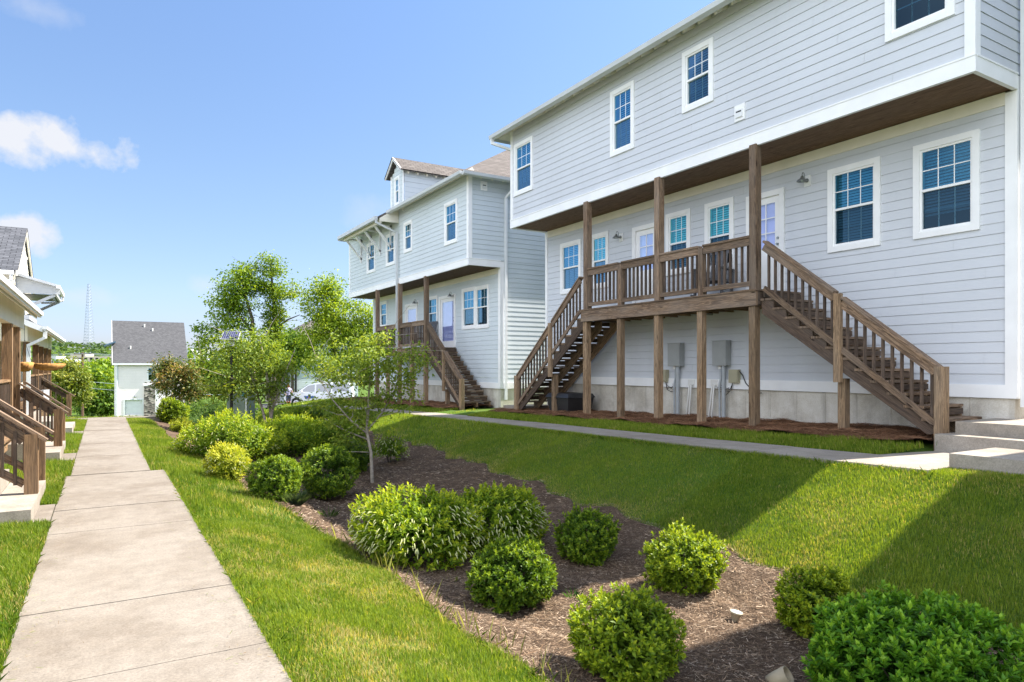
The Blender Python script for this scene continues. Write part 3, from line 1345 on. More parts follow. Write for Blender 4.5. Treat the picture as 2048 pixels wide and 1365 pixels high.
# ------------------------------------------------------------------ the large grey house
Y0A, Y1A = 4.76, 17.08
ZJ, ZG, ZF, ZGR = 5.76, 8.46, 1.24, .58
ZD = 3.12
tealwin = dict(upper='glass_teal')
wu = [rect_px(XU, 1029.3, 1066.6, 271.5, 394.7), rect_px(XU, 1222, 1269.5, 160.7, 315.9),
      rect_px(XU, 1366, 1428, 74.6, 228.6) + [dict(upper='glass_low')], rect_px(XU, 1772, 1911, -190, 86.8) + [dict(upper='glass_low')]]
wl = [rect_px(XW, 1122, 1163, 478, 590), rect_px(XW, 1182, 1218, 462, 580) + [tealwin], rect_px(XW, 1333, 1382, 417, 553) + [tealwin],
      rect_px(XW, 1411, 1469, 394, 547) + [tealwin], rect_px(XW, 1657, 1762, 313, 507), rect_px(XW, 1828, 1961, 258, 480)]
doors = []
for pl, pr, yt in ((1266, 1319, 443), (1494, 1570, 375)):
    a, b = onX(pr, yt, XW), onX(pl, yt, XW)
    doors.append([a.y, b.y, ZD + .02, a.z])
HA, FU, FL, FS, TOPA, ZRA = townhouse('townhouse', 'largest pale grey house with overhanging upper storey, brown deck and two flights of stairs',
                                    Y0A, Y1A, ZJ, ZG, ZF, ZGR, wu, wl, doors, 'siding')
p = onX(1481, 226, XU)
vent(HA, FU, p.y, p.z)
downspout(HA, [(XG - .04, Y1A + .32, ZG - .1), (XG - .03, Y1A + .32, ZG - .22), (XU - .0, Y1A + .06, ZG - .4), (XU + .1, Y1A + .06, ZG - .45)])
downspout(HA, [(XW + .06, Y0A - .08, ZG - .2), (XW + .06, Y0A - .08, ZF - .1)])
# butt joints of the white band board and small wall fittings
m = MB()
for px, py in ((1355, 634), (1425, 629)):
    q = onX(px, py, XW)
    m.tube([(XW, q.y, q.z), (XW - .16, q.y, q.z), (XW - .16, q.y + .06, q.z)], .022)
m.build('drain_stub', M['lampmetal'], HA)

posts = [8.42, 9.70, 10.93, 12.17, 13.45]
deck('deck', 'brown wooden deck with railing and two flights of stairs on the large grey house', 8.42, 13.45, ZD, posts, (8.42, 10.93, 13.45), ZJ + .005,
     [(8.26, 5.17, .78, [6.74], 13), (13.6, 16.72, H(10.2, 16.9) + .14, [15.0], 13)], .55)

# ------------------------------------------------------------------ the second house
Y0B, Y1B = 19.8, 32.3
ZJB, ZGB, ZFB, ZGRB = 5.05, 7.93, .98, .40
wu = [rect_px(XU, 889.9, 915.3, 397, 493), rect_px(XU, 808.6, 825, 439.3, 507.8), rect_px(XU, 773, 790.5, 463, 534.5), rect_px(XU, 734.7, 751, 482, 549)]
wl = [rect_px(XW, 924.8, 951.5, 573, 660), rect_px(XW, 951.5, 978.6, 568.6, 658.5), rect_px(XW, 855.5, 876, 591, 662), rect_px(XW, 761, 775, 602, 657)]
ZDB = 2.445
doors = []
for pl, pr, yt in ((879, 912, 588), (811, 836, 605)):
    a, b = onX(pr, yt, XW), onX(pl, yt, XW)
    doors.append([a.y, b.y, ZDB + .02, a.z, dict(full=True)])
HB, FUB, FLB, FSB, TOPB, ZRB = townhouse('townhouse', 'pale blue-grey house with small roof dormer and window awning, second in the row',
                                       Y0B, Y1B, ZJB, ZGB, ZFB, ZGRB, wu, wl, doors, 'siding2', awning=(25.95, 30.8))
# awning: the main roof runs on over braces
aw = .48
m = MB()
m.prism([(XG + .05, 25.95, ZGB + .05), (XG + .05, 25.95, ZGB - .03), (XG - aw, 25.95, ZGB - .03 - (aw + .05) * SLOPE), (XG - aw, 25.95, ZGB + .05 - (aw + .05) * SLOPE)], (0, 4.85, 0))
AWN = m.build('awning_roof', M['roofbrown'], HB)
zl = ZGB - aw * SLOPE
m = MB()
m.prism([(XU - .02, 25.94, TOPB + .0), (XU - .02, 25.94, ZGB - .42), (XG - aw + .1, 25.94, zl - .14), (XG - aw + .1, 25.94, zl - .02)], (0, -.03, 0))
m.box(XG - aw + .1, XG - aw + .2, 25.95, 30.65, zl - .2, zl - .04)
m.build('awning_beam', M['creamtrim'], AWN)
m = MB()
m.box(XG - aw - .12, XG - aw, 25.85, 30.85, zl - .12, zl + .03)
m.build('awning_gutter', M['gutter'], AWN)
for y in (26.75, 28.0, 29.25, 30.5):
    m = MB()
    m.beam((XU - .02, y, zl - 1.0), (XG - aw + .2, y, zl - .18), .07, .08)
    m.beam((XU - .02, y, zl - .12), (XG - aw + .2, y, zl - .12), .07, .08)
    m.beam((XU - .05, y, zl - 1.15), (XU - .05, y, zl - .05), .07, .06, (1, 0, 0))
    m.build('awning_brace', M['trim'], HB)
downspout(HB, [(XG - aw - .05, 25.9, zl - .1), (XG - aw - .04, 25.9, zl - .22), (XU - .1, 25.88, zl - .55), (XU - .1, 25.88, H(10.1, 25.9))], 'gutter')
downspout(HB, [(XW + .35, Y0B - .40, ZGB - .1), (XW + .35, Y0B - .40, ZGB - .2), (XW + .16, Y0B - .08, ZGB - .55), (XW + .16, Y0B - .08, ZFB - .35)])
vent(HB, FSB, XU + .55, ZGB - .25)
# wall dormer with its own gable roof
dy0, dy1, dz = 25.4, 26.75, 9.55
xe = XG + (dz - ZGB) / SLOPE
FD = Face((XU, 0, 0), (0, 1, 0), (-1, 0, 0))
FDS = Face((0, dy0, 0), (1, 0, 0), (0, -1, 0))
m = MB()
hh = window(HB, FD, 25.82, 26.36, 8.25, 9.42, casing=.09, grid=(2, 2))
pk = dz + .5


def dtop(z0, z1):
    if z1 <= dz:
        return (dy0 + .04, dy1 - .04)
    f = (pk - z1) / (pk - dz)
    c = (dy0 + dy1) / 2
    w = (dy1 - dy0) / 2 * max(f, .02)
    return (c - w, c + w)


lap_wall(m, FD, dy0, dy1, ZGB - .05, pk, [hh], lap=.16, joints=False, top=dtop)


def dside(z0, z1):
    return (XU + .02, XG + (z1 - ZGB) / SLOPE + .3)


lap_wall(m, FDS, XU, xe, ZGB - .05, dz + .02, (), lap=.2, joints=False, top=dside)
DW = m.build('dormer_wall', M['siding2'], HB)
m = MB()
FD.box(m, dy0 - .02, dy0 + .07, ZGB - .02, dz, .0, .03)
FD.box(m, dy1 - .07, dy1 + .02, ZGB - .02, dz, .0, .03)
for s, e in ((dy0 - .18, (dy0 + dy1) / 2), (dy1 + .18, (dy0 + dy1) / 2)):
    k = .5 / ((dy1 - dy0) / 2)
    za = dz - .18 * k
    m.prism([(XU - .22, s, za), (XU - .22, s, za + .12), (XU - .22, e, pk + .12), (XU - .22, e, pk)], (.04, 0, 0))
m.build('dormer_trim', M['trim'], DW)
m = MB()
for s in (dy0 - .2, dy1 + .2):
    e = (dy0 + dy1) / 2
    k = .5 / ((dy1 - dy0) / 2)
    za = dz - .2 * k + .1
    q = [(XU - .24, s, za), (XU - .24, e, pk + .12), (XU + 5.5, e, pk + .12), (XU + 5.5, s, za)]
    uv = [(0, 0), (0, 1), (5.5, 1), (5.5, 0)]
    m.face(q, uv)
    m.face([tuple(Vector(v) - Vector((0, 0, .05))) for v in q], uv)
m.build('dormer_roof', M['roofbrown'], HB)
x = XU + .15
for k in range(8):
    m = MB()
    m.beam((x, dy0 - .15, dz - .15), (x, dy0 + .02, dz - .03), .045, .08)
    m.build('dormer_rafter', M['creamtrim'], DW)
    x += .4

postsB = [23.2, 24.5, 25.8, 27.1, 28.4]
deck('deck', 'smaller brown wooden deck with one flight of stairs on the second house', 23.2, 28.4, ZDB, postsB, (23.2, 25.8, 28.4), ZJB + .005,
     [(23.05, 20.25, H(10.2, 20.2) + .05, [21.6], 12)], .4)

# ------------------------------------------------------------------ next house in the row, only its shadow falls into view
HC, *_ = townhouse('townhouse', 'pale grey house past the right edge, at the near end of the row', -10.4, 2.18, ZJ + .3, ZG + .1, ZF + .3, .8, [], [], [], 'siding', detail=False)

# ------------------------------------------------------------------ wall lamps


def lamp(loc, label):
    R = thing('wall_lamp', label, 'lamp', loc, 0, 'gooseneck wall lamps beside the deck doors')
    R.scale = (.68, .68, .68)
    m = MB()
    m.box(-.035, 0, -.1, .1, -.16, .14)
    m.build('mounting_board', M['trim'], R, local=True)
    m = MB()
    m.lathe((-.035, 0, .0), [(.0, 0), (.055, 0), (.055, -.03), (.0, -.03)], 12, 'X')
    pts = [(-.05, 0, .0), (-.12, 0, .02)] + [(-.12 - .09 * math.sin(a) - .02, 0, .03 + .10 * (1 - math.cos(a))) for a in np.linspace(.3, 3.0, 8)]
    pts += [(-.26, 0, .16), (-.262, 0, .10)]
    m.tube([(-.05, 0, 0), (-.13, 0, .0), (-.15, 0, .05), (-.15, 0, .14), (-.18, 0, .19), (-.23, 0, .19), (-.255, 0, .14), (-.255, 0, .07)], .012)
    m.build('arm', M['lampmetal'], R, True, True)
    m = MB()
    m.lathe((-.255, 0, 0), [(.0, .10), (.035, .095), (.045, .06), (.06, .03), (.11, -.01), (.15, -.05), (.148, -.052), (.1, -.015), (.04, .03)], 18)
    m.build('shade', M['lampmetal'], R, True, True)
    m = MB()
    m.lathe((-.255, 0, 0), [(.0, .02), (.03, .0), (.035, -.04), (.0, -.07)], 10)
    m.build('bulb', M['lens'], R, True, True)
    return R


p = onX(1243, 475, XW)
q = onX(1616, 362, XW)
L0 = lamp((XW - .002, p.y, p.z), 'galvanised wall lamp left of the left deck door on the large grey house')
copy_tree(L0, (XW - .002, q.y, q.z), 'galvanised wall lamp above the stairs, right of the right deck door')
p = onX(908, 592, XW)
copy_tree(L0, (XW - .002, p.y, p.z), 'galvanised wall lamp beside the glazed door of the second house')
p = onX(836, 606, XW)
copy_tree(L0, (XW - .002, p.y, p.z), 'galvanised wall lamp farther along the second house above the far door')

# ------------------------------------------------------------------ electrical boxes under the deck


def ebox(px0, px1, pyt, pyb, label, mirror):
    a, b = onX(px1, pyt, XW - .12), onX(px0, pyb, XW - .12)
    yc = (a.y + b.y) / 2
    w = max(.3, abs(b.y - a.y))
    R = thing('electrical_box', label, 'electrical box', (XW, yc, b.z), 0, 'meter boxes under the deck')
    h = a.z - b.z
    m = MB()
    m.box(XW - .16, XW - .02, yc - w / 2, yc + w / 2, b.z, a.z)
    m.box(XW - .17, XW - .161, yc - w / 2 + .01, yc + w / 2 - .01, b.z + .02, a.z - .02)
    m.box(XW - .18, XW - .015, yc - w / 2 - .008, yc + w / 2 + .008, a.z + .001, a.z + .012)
    m.build('enclosure', M['boxgrey'], R, bevel=.006)
    g = H(XW, yc) - .05
    m = MB()
    m.tube([(XW - .09, yc - .06, b.z + .01), (XW - .09, yc - .06, g)], .042)
    m.build('conduit', M['conduit'], R, True)
    m = MB()
    m.tube([(XW - .07, yc + .04, b.z + .01), (XW - .07, yc + .04, b.z - .3), (XW - .075, yc + .07, b.z - .42), (XW - .1, yc + .03, g)], .022)
    m.build('conduit', M['conduit'], R, True)
    m = MB()
    m.box(XW - .11, XW - .05, yc + .0, yc + .075, b.z - .07, b.z - .0)
    m.build('fitting', M['pvc'], R)
    s = 1 if mirror else -1
    yj = yc + s * (.42 if mirror else .33)
    m = MB()
    m.box(XW - .11, XW - .016, yj - .12, yj + .12, b.z - .36, b.z - .08)
    m.box(XW - .12, XW - .111, yj - .105, yj + .105, b.z - .345, b.z - .10)
    m.build('junction_box', M['boxtan'], R, bevel=.008)
    rr = random.Random(px0)
    m = MB()
    for k in range(3):
        y0 = yj - s * .05
        pts = [(XW - .06, y0, b.z - .36)]
        for i in range(1, 7):
            pts.append((XW - .05 - rr.random() * .03, y0 + (yc + .05 - y0) * i / 6 * rr.uniform(.6, 1.3), b.z - .4 - rr.random() * .13 - .05 * k))
        m.tube(pts, .006, 5)
    if not mirror:
        pts = [(XW - .05, yj - .1, b.z - .1), (XW - .05, yj - .2, b.z - .2), (XW - .05, yj - .28, b.z - .36), (XW - .05, yj - .42, b.z - .48), (XW - .05, yj - .5, b.z - .56), (XW - .05, yj - .68, b.z - .55)]
        m.tube(pts, .011, 6)
        pts = [(XW - .05, yj - .45 + .1 * math.cos(t), b.z - .55 + .06 * math.sin(t)) for t in np.linspace(0, 6.2, 14)]
        m.tube(pts, .006, 5)
    m.build('cable', M['black'], R)
    # white refrigerant pipes with a wall plate
    m = MB()
    yp = yc - .42 if mirror else yc + .26
    zp = b.z - .42
    m.box(XW - .05, XW - .03, yp - .1, yp + .08, zp - .02, zp + .12)
    m.tube([(XW - .05, yp, zp + .02), (XW - .09, yp, zp - .02), (XW - .09, yp + .09, g + .12), (XW - .09, yp + .25, g + .10)], .02)
    m.tube([(XW - .05, yp - .06, zp + .02), (XW - .10, yp - .06, zp - .02), (XW - .10, yp + .0, g + .07), (XW - .12, yp + .22, g + .03)], .018)
    m.build('drain_pipe', M['pvc'], R, True)
    return R


ebox(1338, 1362, 687, 733, 'grey electrical box with its small tan junction box on the left, nearer the left stairs', True)
ebox(1427, 1455, 682, 732, 'grey electrical box with loose black cables looping to the right, nearer the right stairs', False)

# black storage bin under the left flight
p = onX(1140, 815, 10.75)
R = thing('storage_bin', 'black plastic storage bin on the pine straw under the left stairs', 'bin', (10.75, p.y, H(10.75, p.y) + .03))
m = MB()
a, b = .42, .36
base = [(-.36, -.4, -.05), (.36, -.4, -.05), (.36, .4, -.05), (-.36, .4, -.05)]
topc = [(-.42, -.5, .42), (.42, -.5, .42), (.42, .5, .42), (-.42, .5, .42)]
for k in range(4):
    j = (k + 1) % 4
    m.face([base[k], base[j], topc[j], topc[k]])
m.face(base[::-1])
m.face(topc)
m.build('tub', M['black'], R, local=True, bevel=.04)
m = MB()
lid0 = [(-.45, -.53, .423), (.45, -.53, .423), (.45, .53, .423), (-.45, .53, .423)]
lid1 = [(-.38, -.46, .53), (.40, -.46, .53), (.40, .46, .53), (-.38, .46, .53)]
for k in range(4):
    j = (k + 1) % 4
    m.face([lid0[k], lid0[j], lid1[j], lid1[k]])
m.face(lid1)
m.face(lid0[::-1])
m.build('lid', M['black'], R, local=True, bevel=.03)


def chair(loc, rz, label):
    R = thing('deck_chair', label, 'chair', loc, rz)
    m = MB()
    m.box(-.28, .28, -.27, .27, .36, .42)
    m.build('seat', M['chair'], R, local=True)
    m = MB()
    for k in range(6):
        x = -.24 + k * .096
        m.beam((x, .25, .42), (x, .38, 1.05), .06, .02, (0, 1, 0))
    m.beam((-.29, .37, 1.04), (.29, .37, 1.04), .03, .08)
    m.build('backrest', M['chair'], R, local=True)
    for sx in (-1, 1):
        m = MB()
        m.beam((sx * .3, -.3, .62), (sx * .3, .32, .62), .07, .03)
        m.build('armrest', M['chair'], R, local=True)
        m = MB()
        m.beam((sx * .29, -.26, .05), (sx * .29, -.26, .61), .05, .05, (1, 0, 0))
        m.build('leg', M['chair'], R, local=True)
        m = MB()
        m.beam((sx * .29, .26, .05), (sx * .29, .30, .61), .05, .05, (1, 0, 0))
        m.build('leg', M['chair'], R, local=True)
        m = MB()
        m.tube([(sx * .29, -.45 + .1 * k, .035 + .0016 * (k - 4.5) ** 2) for k in range(10)], .02, 6)
        m.build('rocker', M['chair'], R, local=True)
    return R


c1 = chair((10.98, 10.1, ZD), math.radians(-70), 'dark rocking chair on the deck of the large grey house in front of the window')
c2 = chair((10.95, 24.9, ZDB), math.radians(-80), 'dark rocking chair behind the deck railing of the second house')

# ================================================================== LEFT PORCH HOUSES
PZ = .55


def porch(R, y0, y1, xe, xp, ze_near, posts, xw, rails=True):
    """shed porch roof along Y from eave x=xe up to the wall x=xw"""
    rise = (xe - xw) * .45
    m = MB()
    m.prism([(xe, y0, ze_near + .02), (xe, y0, ze_near + .08), (xw, y0, ze_near + .08 + rise), (xw, y0, ze_near + .02 + rise)], (0, y1 - y0, 0))
    o = m.build('porch_roof', M['roofdark'], R)
    m = MB()
    m.face([(xe - .02, y0 + .02, ze_near + .012), (xw, y0 + .02, ze_near + .012 + rise), (xw, y1 - .02, ze_near + .012 + rise), (xe - .02, y1 - .02, ze_near + .012)])
    m.box(xe - .02, xe + .0, y0 + .01, y1 - .01, ze_near - .06, ze_near + .018)
    m.build('porch_soffit', M['creamtrim'], o)
    m = MB()
    m.box(xe + .001, xe + .10, y0 - .05, y1 + .05, ze_near + .0, ze_near + .075)
    m.box(xe + .02, xe + .07, y0 - .04, y1 + .04, ze_near - .035, ze_near - .001)
    m.build('porch_gutter', M['whitemetal'], o)
    m = MB()
    m.prism([(xe, y0 - .002, ze_near - .07), (xe, y0 - .002, ze_near + .075), (xw, y0 - .002, ze_near + .075 + rise), (xw, y0 - .002, ze_near - .07 + rise)], (0, -.03, 0))
    m.build('rake_board', M['whitemetal'], o)
    m = MB()
    m.box(xp - .07, xp + .07, y0 + .25, y1 - .25, ze_near - .30, ze_near - .02 + (xe - xp) * .4)
    m.build('porch_beam', M['creamtrim'], R)
    m = MB()
    m.face([(xp, y0 + .3, ze_near - .30), (xw, y0 + .3, ze_near - .30), (xw, y0 + .3, ze_near + rise), (xp, y0 + .3, ze_near + .05 + (xe - xp) * .4)])
    m.build('porch_gable', M['cream'], R)
    for y in posts:
        m = MB()
        m.box(xp - .075, xp + .075, y - .075, y + .075, PZ - .02, ze_near - .30)
        m.build('porch_post', M['porchwood'], R)
    m = MB()
    x = xw
    while x < xp + .1:
        m.box(x, min(x + .13, xp + .12), y0 + .2, y1 - .1, PZ - .04, PZ)
        x += .14
    m.build('porch_floor', M['porchwood'], R)
    m = MB()
    m.box(xp - .04, xp + .0, y0 + .2, y1 - .1, PZ - .30, PZ - .045)
    m.build('rim_board', M['porchwood'], R)
    z = -.05
    m = MB()
    k = y0 + .22
    while k < y1 - .15:
        m.box(xp - .08, xp - .05, k, k + .13, -.2, PZ - .05)
        k += .142
    m.build('skirting', M['porchwood'], R)
    ps = sorted(posts)
    for a, b in zip(ps[:-1], ps[1:]):
        if b - a < 1.4:
            continue
        m = MB()
        m.box(xp - .02, xp + .02, a + .08, b - .08, PZ + .80, PZ + .90)
        m.box(xp - .06, xp + .06, a + .08, b - .08, PZ + .901, PZ + .94)
        m.build('porch_rail', M['porchwood'], R)
        m = MB()
        m.box(xp - .02, xp + .02, a + .08, b - .08, PZ + .08, PZ + .16)
        m.build('bottom_rail', M['porchwood'], R)
        n = int((b - a) / .16)
        for q in range(n):
            y = a + .1 + (b - a - .2) * (q + .5) / n
            m = MB()
            m.box(xp + .021, xp + .055, y - .018, y + .018, PZ + .1, PZ + .86)
            m.build('baluster', M['wooddark'], R)


def stair_rail(R, y, x0, x1, z0, z1, newel=True):
    """one sloping rail from the newel (x0,z0 top) up to the porch (x1,z1)"""
    m = MB()
    m.box(x0 - .07, x0 + .07, y - .07, y + .07, .16, z0 - .02)
    m.build('newel_post', M['porchwood'], R)
    m = MB()
    m.beam((x0 + .16, y, z0 + .02 - .16 * (z1 - z0) / (x0 - x1)), (x1, y, z1), .13, .035)
    m.beam((x0 - .07, y + .02, z0 - .09), (x1, y + .02, z1 - .15), .04, .14)
    m.build('stair_rail', M['wood'], R)
    m = MB()
    m.beam((x0 - .07, y, z0 - .62), (x1, y, z1 - .74), .04, .09)
    m.build('bottom_rail', M['wood'], R)
    for k in range(4):
        f = (k + .7) / 4.4
        x = x0 - .07 + (x1 - x0 + .07) * f
        z = z0 + (z1 - z0) * f
        m = MB()
        m.box(x - .018, x + .018, y - .05, y - .015, z - .70, z - .06)
        m.build('baluster', M['wooddark'], R)


# --- nearest cottage
R = thing('porch_house', 'nearest cream cottage at the left edge, its tall brown porch posts beside the path', 'house', (-3.2, 12, 0))
xw = -3.2
FA = Face((xw, 0, 0), (0, 1, 0), (1, 0, 0))
hw = [window(R, FA, 11.9, 12.9, 1.2, 2.5, trim='creamtrim'), window(R, FA, 14.2, 15.2, 1.2, 2.5, trim='creamtrim')]
m = MB()
lap_wall(m, FA, 4.0, 17.0, PZ, 3.9, hw, lap=.18, joints=False)
FN = Face((0, 17.0, 0), (1, 0, 0), (0, 1, 0))
FSa = Face((0, 4.0, 0), (1, 0, 0), (0, -1, 0))
lap_wall(m, FN, -11, xw, 0, 3.9, (), lap=.18, joints=False)
lap_wall(m, FSa, -11, xw, 0, 3.9, (), lap=.18, joints=False)
m.face([(-11, 4, 0), (-11, 17, 0), (-11, 17, 3.9), (-11, 4, 3.9)])
m.face([(-11, 4, 3.9), (-3.2, 4, 3.9), (-3.2, 17, 3.9), (-11, 17, 3.9)])
m.build('wall', M['cream'], R)
m = MB()
hip_roof(m, -11.4, -2.9, 3.6, 17.3, 3.92)
m.build('roof', M['roofdark'], R)
porch(R, 8.2, 17.05, -1.15, -1.42, 2.76, [8.6, 11.4, 14.7, 15.95], -3.2)
for y in (10.1, 11.25, 15.9, 17.05):
    stair_rail(R, y, -.74, -1.36, .91, 1.40)

# --- second cottage
R = thing('porch_house', 'second cream cottage on the left with dark shingle gable and a grey balcony roof', 'house', (-2.4, 27, 0))
xg = -2.4
FA = Face((xg, 0, 0), (0, 1, 0), (1, 0, 0))
gy0, gy1, gya, gz, gza = 26.7, 32.4, 29.6, 4.85, 6.55


def gtop(z0, z1):
    if z1 <= gz:
        return (gy0, gy1)
    f = (gza - z1) / (gza - gz)
    if f <= 0.01:
        return None
    return (gya - (gya - gy0) * f, gya + (gy1 - gya) * f)


m = MB()
lap_wall(m, FA, gy0, gy1, PZ, gza, (), lap=.18, joints=False, top=gtop)
FSa = Face((0, gy0, 0), (1, 0, 0), (0, -1, 0))
lap_wall(m, FSa, -11, xg, PZ, gz, (), lap=.18, joints=False)
FN = Face((0, gy1, 0), (1, 0, 0), (0, 1, 0))
lap_wall(m, FN, -11, xg, PZ, gz, (), lap=.18, joints=False)
FL2 = Face((-3.2, 0, 0), (0, 1, 0), (1, 0, 0))
lap_wall(m, FL2, 20.6, 26.7, PZ, 3.9, (), lap=.18, joints=False)
FS3 = Face((0, 20.6, 0), (1, 0, 0), (0, -1, 0))
lap_wall(m, FS3, -11, -3.2, 0, 3.9, (), lap=.18, joints=False)
m.face([(-11, 20.6, 3.9), (-3.2, 20.6, 3.9), (-3.2, 26.7, 3.9), (-11, 26.7, 3.9)])
m.build('wall', M['cream'], R)
m = MB()
ov = .12
for s, sz in ((gy0 - .3, gz - .3 * .59), (gy1 + .3, gz - .3 * .59)):
    q = [(xg + ov, s, sz + .08), (xg + ov, gya, gza + .08), (-11, gya, gza + .08), (-11, s, sz + .08)]
    L = Vector((0, gya - s, gza - sz)).length
    m.face(q, [(0, 0), (0, L), (8.6, L), (8.6, 0)])
    q2 = [tuple(Vector(v) - Vector((0, 0, .07))) for v in q]
    m.face(q2)
m.build('roof', M['roofdark'], R)
m = MB()
for s, sz in ((gy0 - .3, gz - .18), (gy1 + .3, gz - .18)):
    m.prism([(xg + .06, s, sz - .10), (xg + .06, s, sz + .075), (xg + .06, gya, gza + .075), (xg + .06, gya, gza - .10)], (.05, 0, 0))
m.build('rake_trim', M['creamtrim'], R)
m = MB()
FA.box(m, 28.9, 30.3, gz + .1, gz + .75, .02, .05)
FA.box(m, 28.9, 30.3, gz + .75, gz + .82, .02, .07)
FA.box(m, 28.8, 30.4, gz + .03, gz + .10, .02, .07)
m.build('gable_panel', M['creamtrim'], R)
m = MB()
m.box(-11, xg + .02, gy0 - .42, gy0 - .3, gz - .25, gz - .12)
m.tube([(xg - .05, gy0 - .36, gz - .2), (xg - .05, gy0 - .36, gz - .4), (xg - .25, gy0 - .1, gz - .6), (xg - .25, gy0 - .1, 2.9)], .045)
m.build('roof_gutter', M['whitemetal'], R)
# balcony roof with braces
by0, by1, bx = 26.85, 30.0, -1.3
m = MB()
m.prism([(xg, by0, 4.66), (xg, by0, 4.74), (bx, by0, 4.42), (bx, by0, 4.34)], (0, by1 - by0, 0))
BR = m.build('balcony_roof', M['gutter'], R)
m = MB()
m.prism([(xg, by0 + .15, 4.1), (xg, by0 + .15, 4.64), (bx + .1, by0 + .15, 4.34), (bx + .1, by0 + .15, 4.1)], (0, .05, 0))
m.box(bx - .06, bx + .0, by0 + .2, by1 - .1, 4.08, 4.32)
m.build('balcony_beam', M['gutter'], BR)
m = MB()
m.face([(xg, by0 + .2, 4.09), (bx, by0 + .2, 4.09), (bx, by1 - .1, 4.09), (xg, by1 - .1, 4.09)])
m.build('balcony_ceiling', M['blackmetal'], BR)
for y in (by0 + .25, by1 - .2):
    m = MB()
    m.beam((xg + .02, y, 3.5), (bx - .05, y, 4.08), .09, .09)
    m.build('brace', M['gutter'], R)
m = MB()
m.box(bx + .001, bx + .1, by0 - .05, by1 + .05, 4.28, 4.40)
m.tube([(bx + .05, by1, 4.3), (bx + .05, by1, 4.14), (bx - .2, by1 - .05, 4.05), (bx - .6, by1 - .1, 4.02)], .035)
m.build('balcony_gutter', M['whitemetal'], BR)
for k in range(6):
    m = MB()
    m.lathe((bx - .12, by0 + .4 + k * .5, 4.03), [(0, .04), (.03, .02), (.03, -.02), (0, -.04)], 8)
    m.build('string_bulb', M['lens'], R, True)
porch(R, 20.9, 31.0, -1.30, -1.70, 2.66, [21.8, 24.6, 26.6, 28.6, 30.4], -3.2)
downspout(R, [(-1.25, 20.95, 2.6), (-1.25, 20.95, 2.45), (-1.6, 21.0, 2.25), (-1.6, 21.0, .3)])
m = MB()
m.box(-2.6, -1.8, 24.0, 26.5, 3.08, 3.2)
m.box(-2.5, -1.9, 24.1, 26.4, 2.9, 3.08)
m.build('roof_box', M['gutter'], R)
for y in (26.0,):
    stair_rail(R, y, -.92, -1.70, .86, 1.42)

# hanging coir baskets and the window box
for i, (px, py, d, w, lab) in enumerate([(49, 731, 14.6, .26, 'small coir hanging basket behind the second porch post'),
                                         (98, 732, 19.6, .62, 'long coir hanging trough above the porch stairs on the left')]):
    c = onD(px, py, d)
    R = thing('hanging_basket', lab, 'planter', c, 0, 'coir planters hanging along the porches')
    m = MB()
    n = 14
    prof = [(.0, -.13), (.07, -.125), (.12, -.085), (.14, -.02), (.145, .055), (.12, .065), (.1, .02), (0, -.0)]
    base = len(m.v)
    N = 24
    for (r, z) in prof:
        for k in range(N):
            a = 2 * math.pi * k / N
            rr = 1 + .12 * math.cos(k * math.pi) + .06 * math.sin(k * 3 + z * 30)
            m.v.append(Vector((r * math.cos(a) * rr * (w / .14) * .55, r * math.sin(a) * rr, z + .01 * math.sin(k * 2.3))))
    for a in range(len(prof) - 1):
        for k in range(N):
            k2 = (k + 1) % N
            m.f.append((base + a * N + k, base + a * N + k2, base + (a + 1) * N + k2, base + (a + 1) * N + k))
            m.uv += [(0, 0), (.1, 0), (.1, .1), (0, .1)]
    m.build('liner', M['coir'], R, True, True)
    m = MB()
    for k in range(3):
        a = 2 * math.pi * k / 3
        m.tube([(w * .5 * math.cos(a), .12 * math.sin(a), .04), (0, 0, .55)], .004, 4)
    m.tube([(0, 0, .55), (0, 0, 2.62 - c.z)], .004, 4)
    m.build('chain', M['blackmetal'], R, local=True)
c = onD(80, 790, 18.5)
R = thing('window_box', 'black planter box with pale stripes hung on the porch rail on the left', 'planter', c)
m = MB()
m.box(-.1, .1, -.55, .55, -.17, .12)
m.build('trough', M['black'], R, local=True)
for k in range(3):
    m = MB()
    m.beam((.104, -.4 + k * .4, -.17), (.104, -.28 + k * .4, .12), .02, .16, (1, 0, 0))
    m.build('stripe', M['gutter'], R, local=True)

# ================================================================== FAR HOUSE DOWN THE SLOPE
YF = 101.8
xL, xR = 1.45, 9.6
gF = H(5, YF) - .3
eF = EYE + (735 - 724) / FPX * 88.5
bF = EYE - 93 / FPX * 88.0
R = thing('far_house', 'white house with steep charcoal roof and small garage door at the end of the path', 'house', ((xL + xR) / 2, YF, bF))
FF = Face((0, YF, 0), (1, 0, 0), (0, -1, 0))


def fx(px):
    t = (px - CX) / FPX
    return YF * (t * CT + ST) / (CT - t * ST)


def fz(px, py):
    return onX(px, py, fx(px)).z


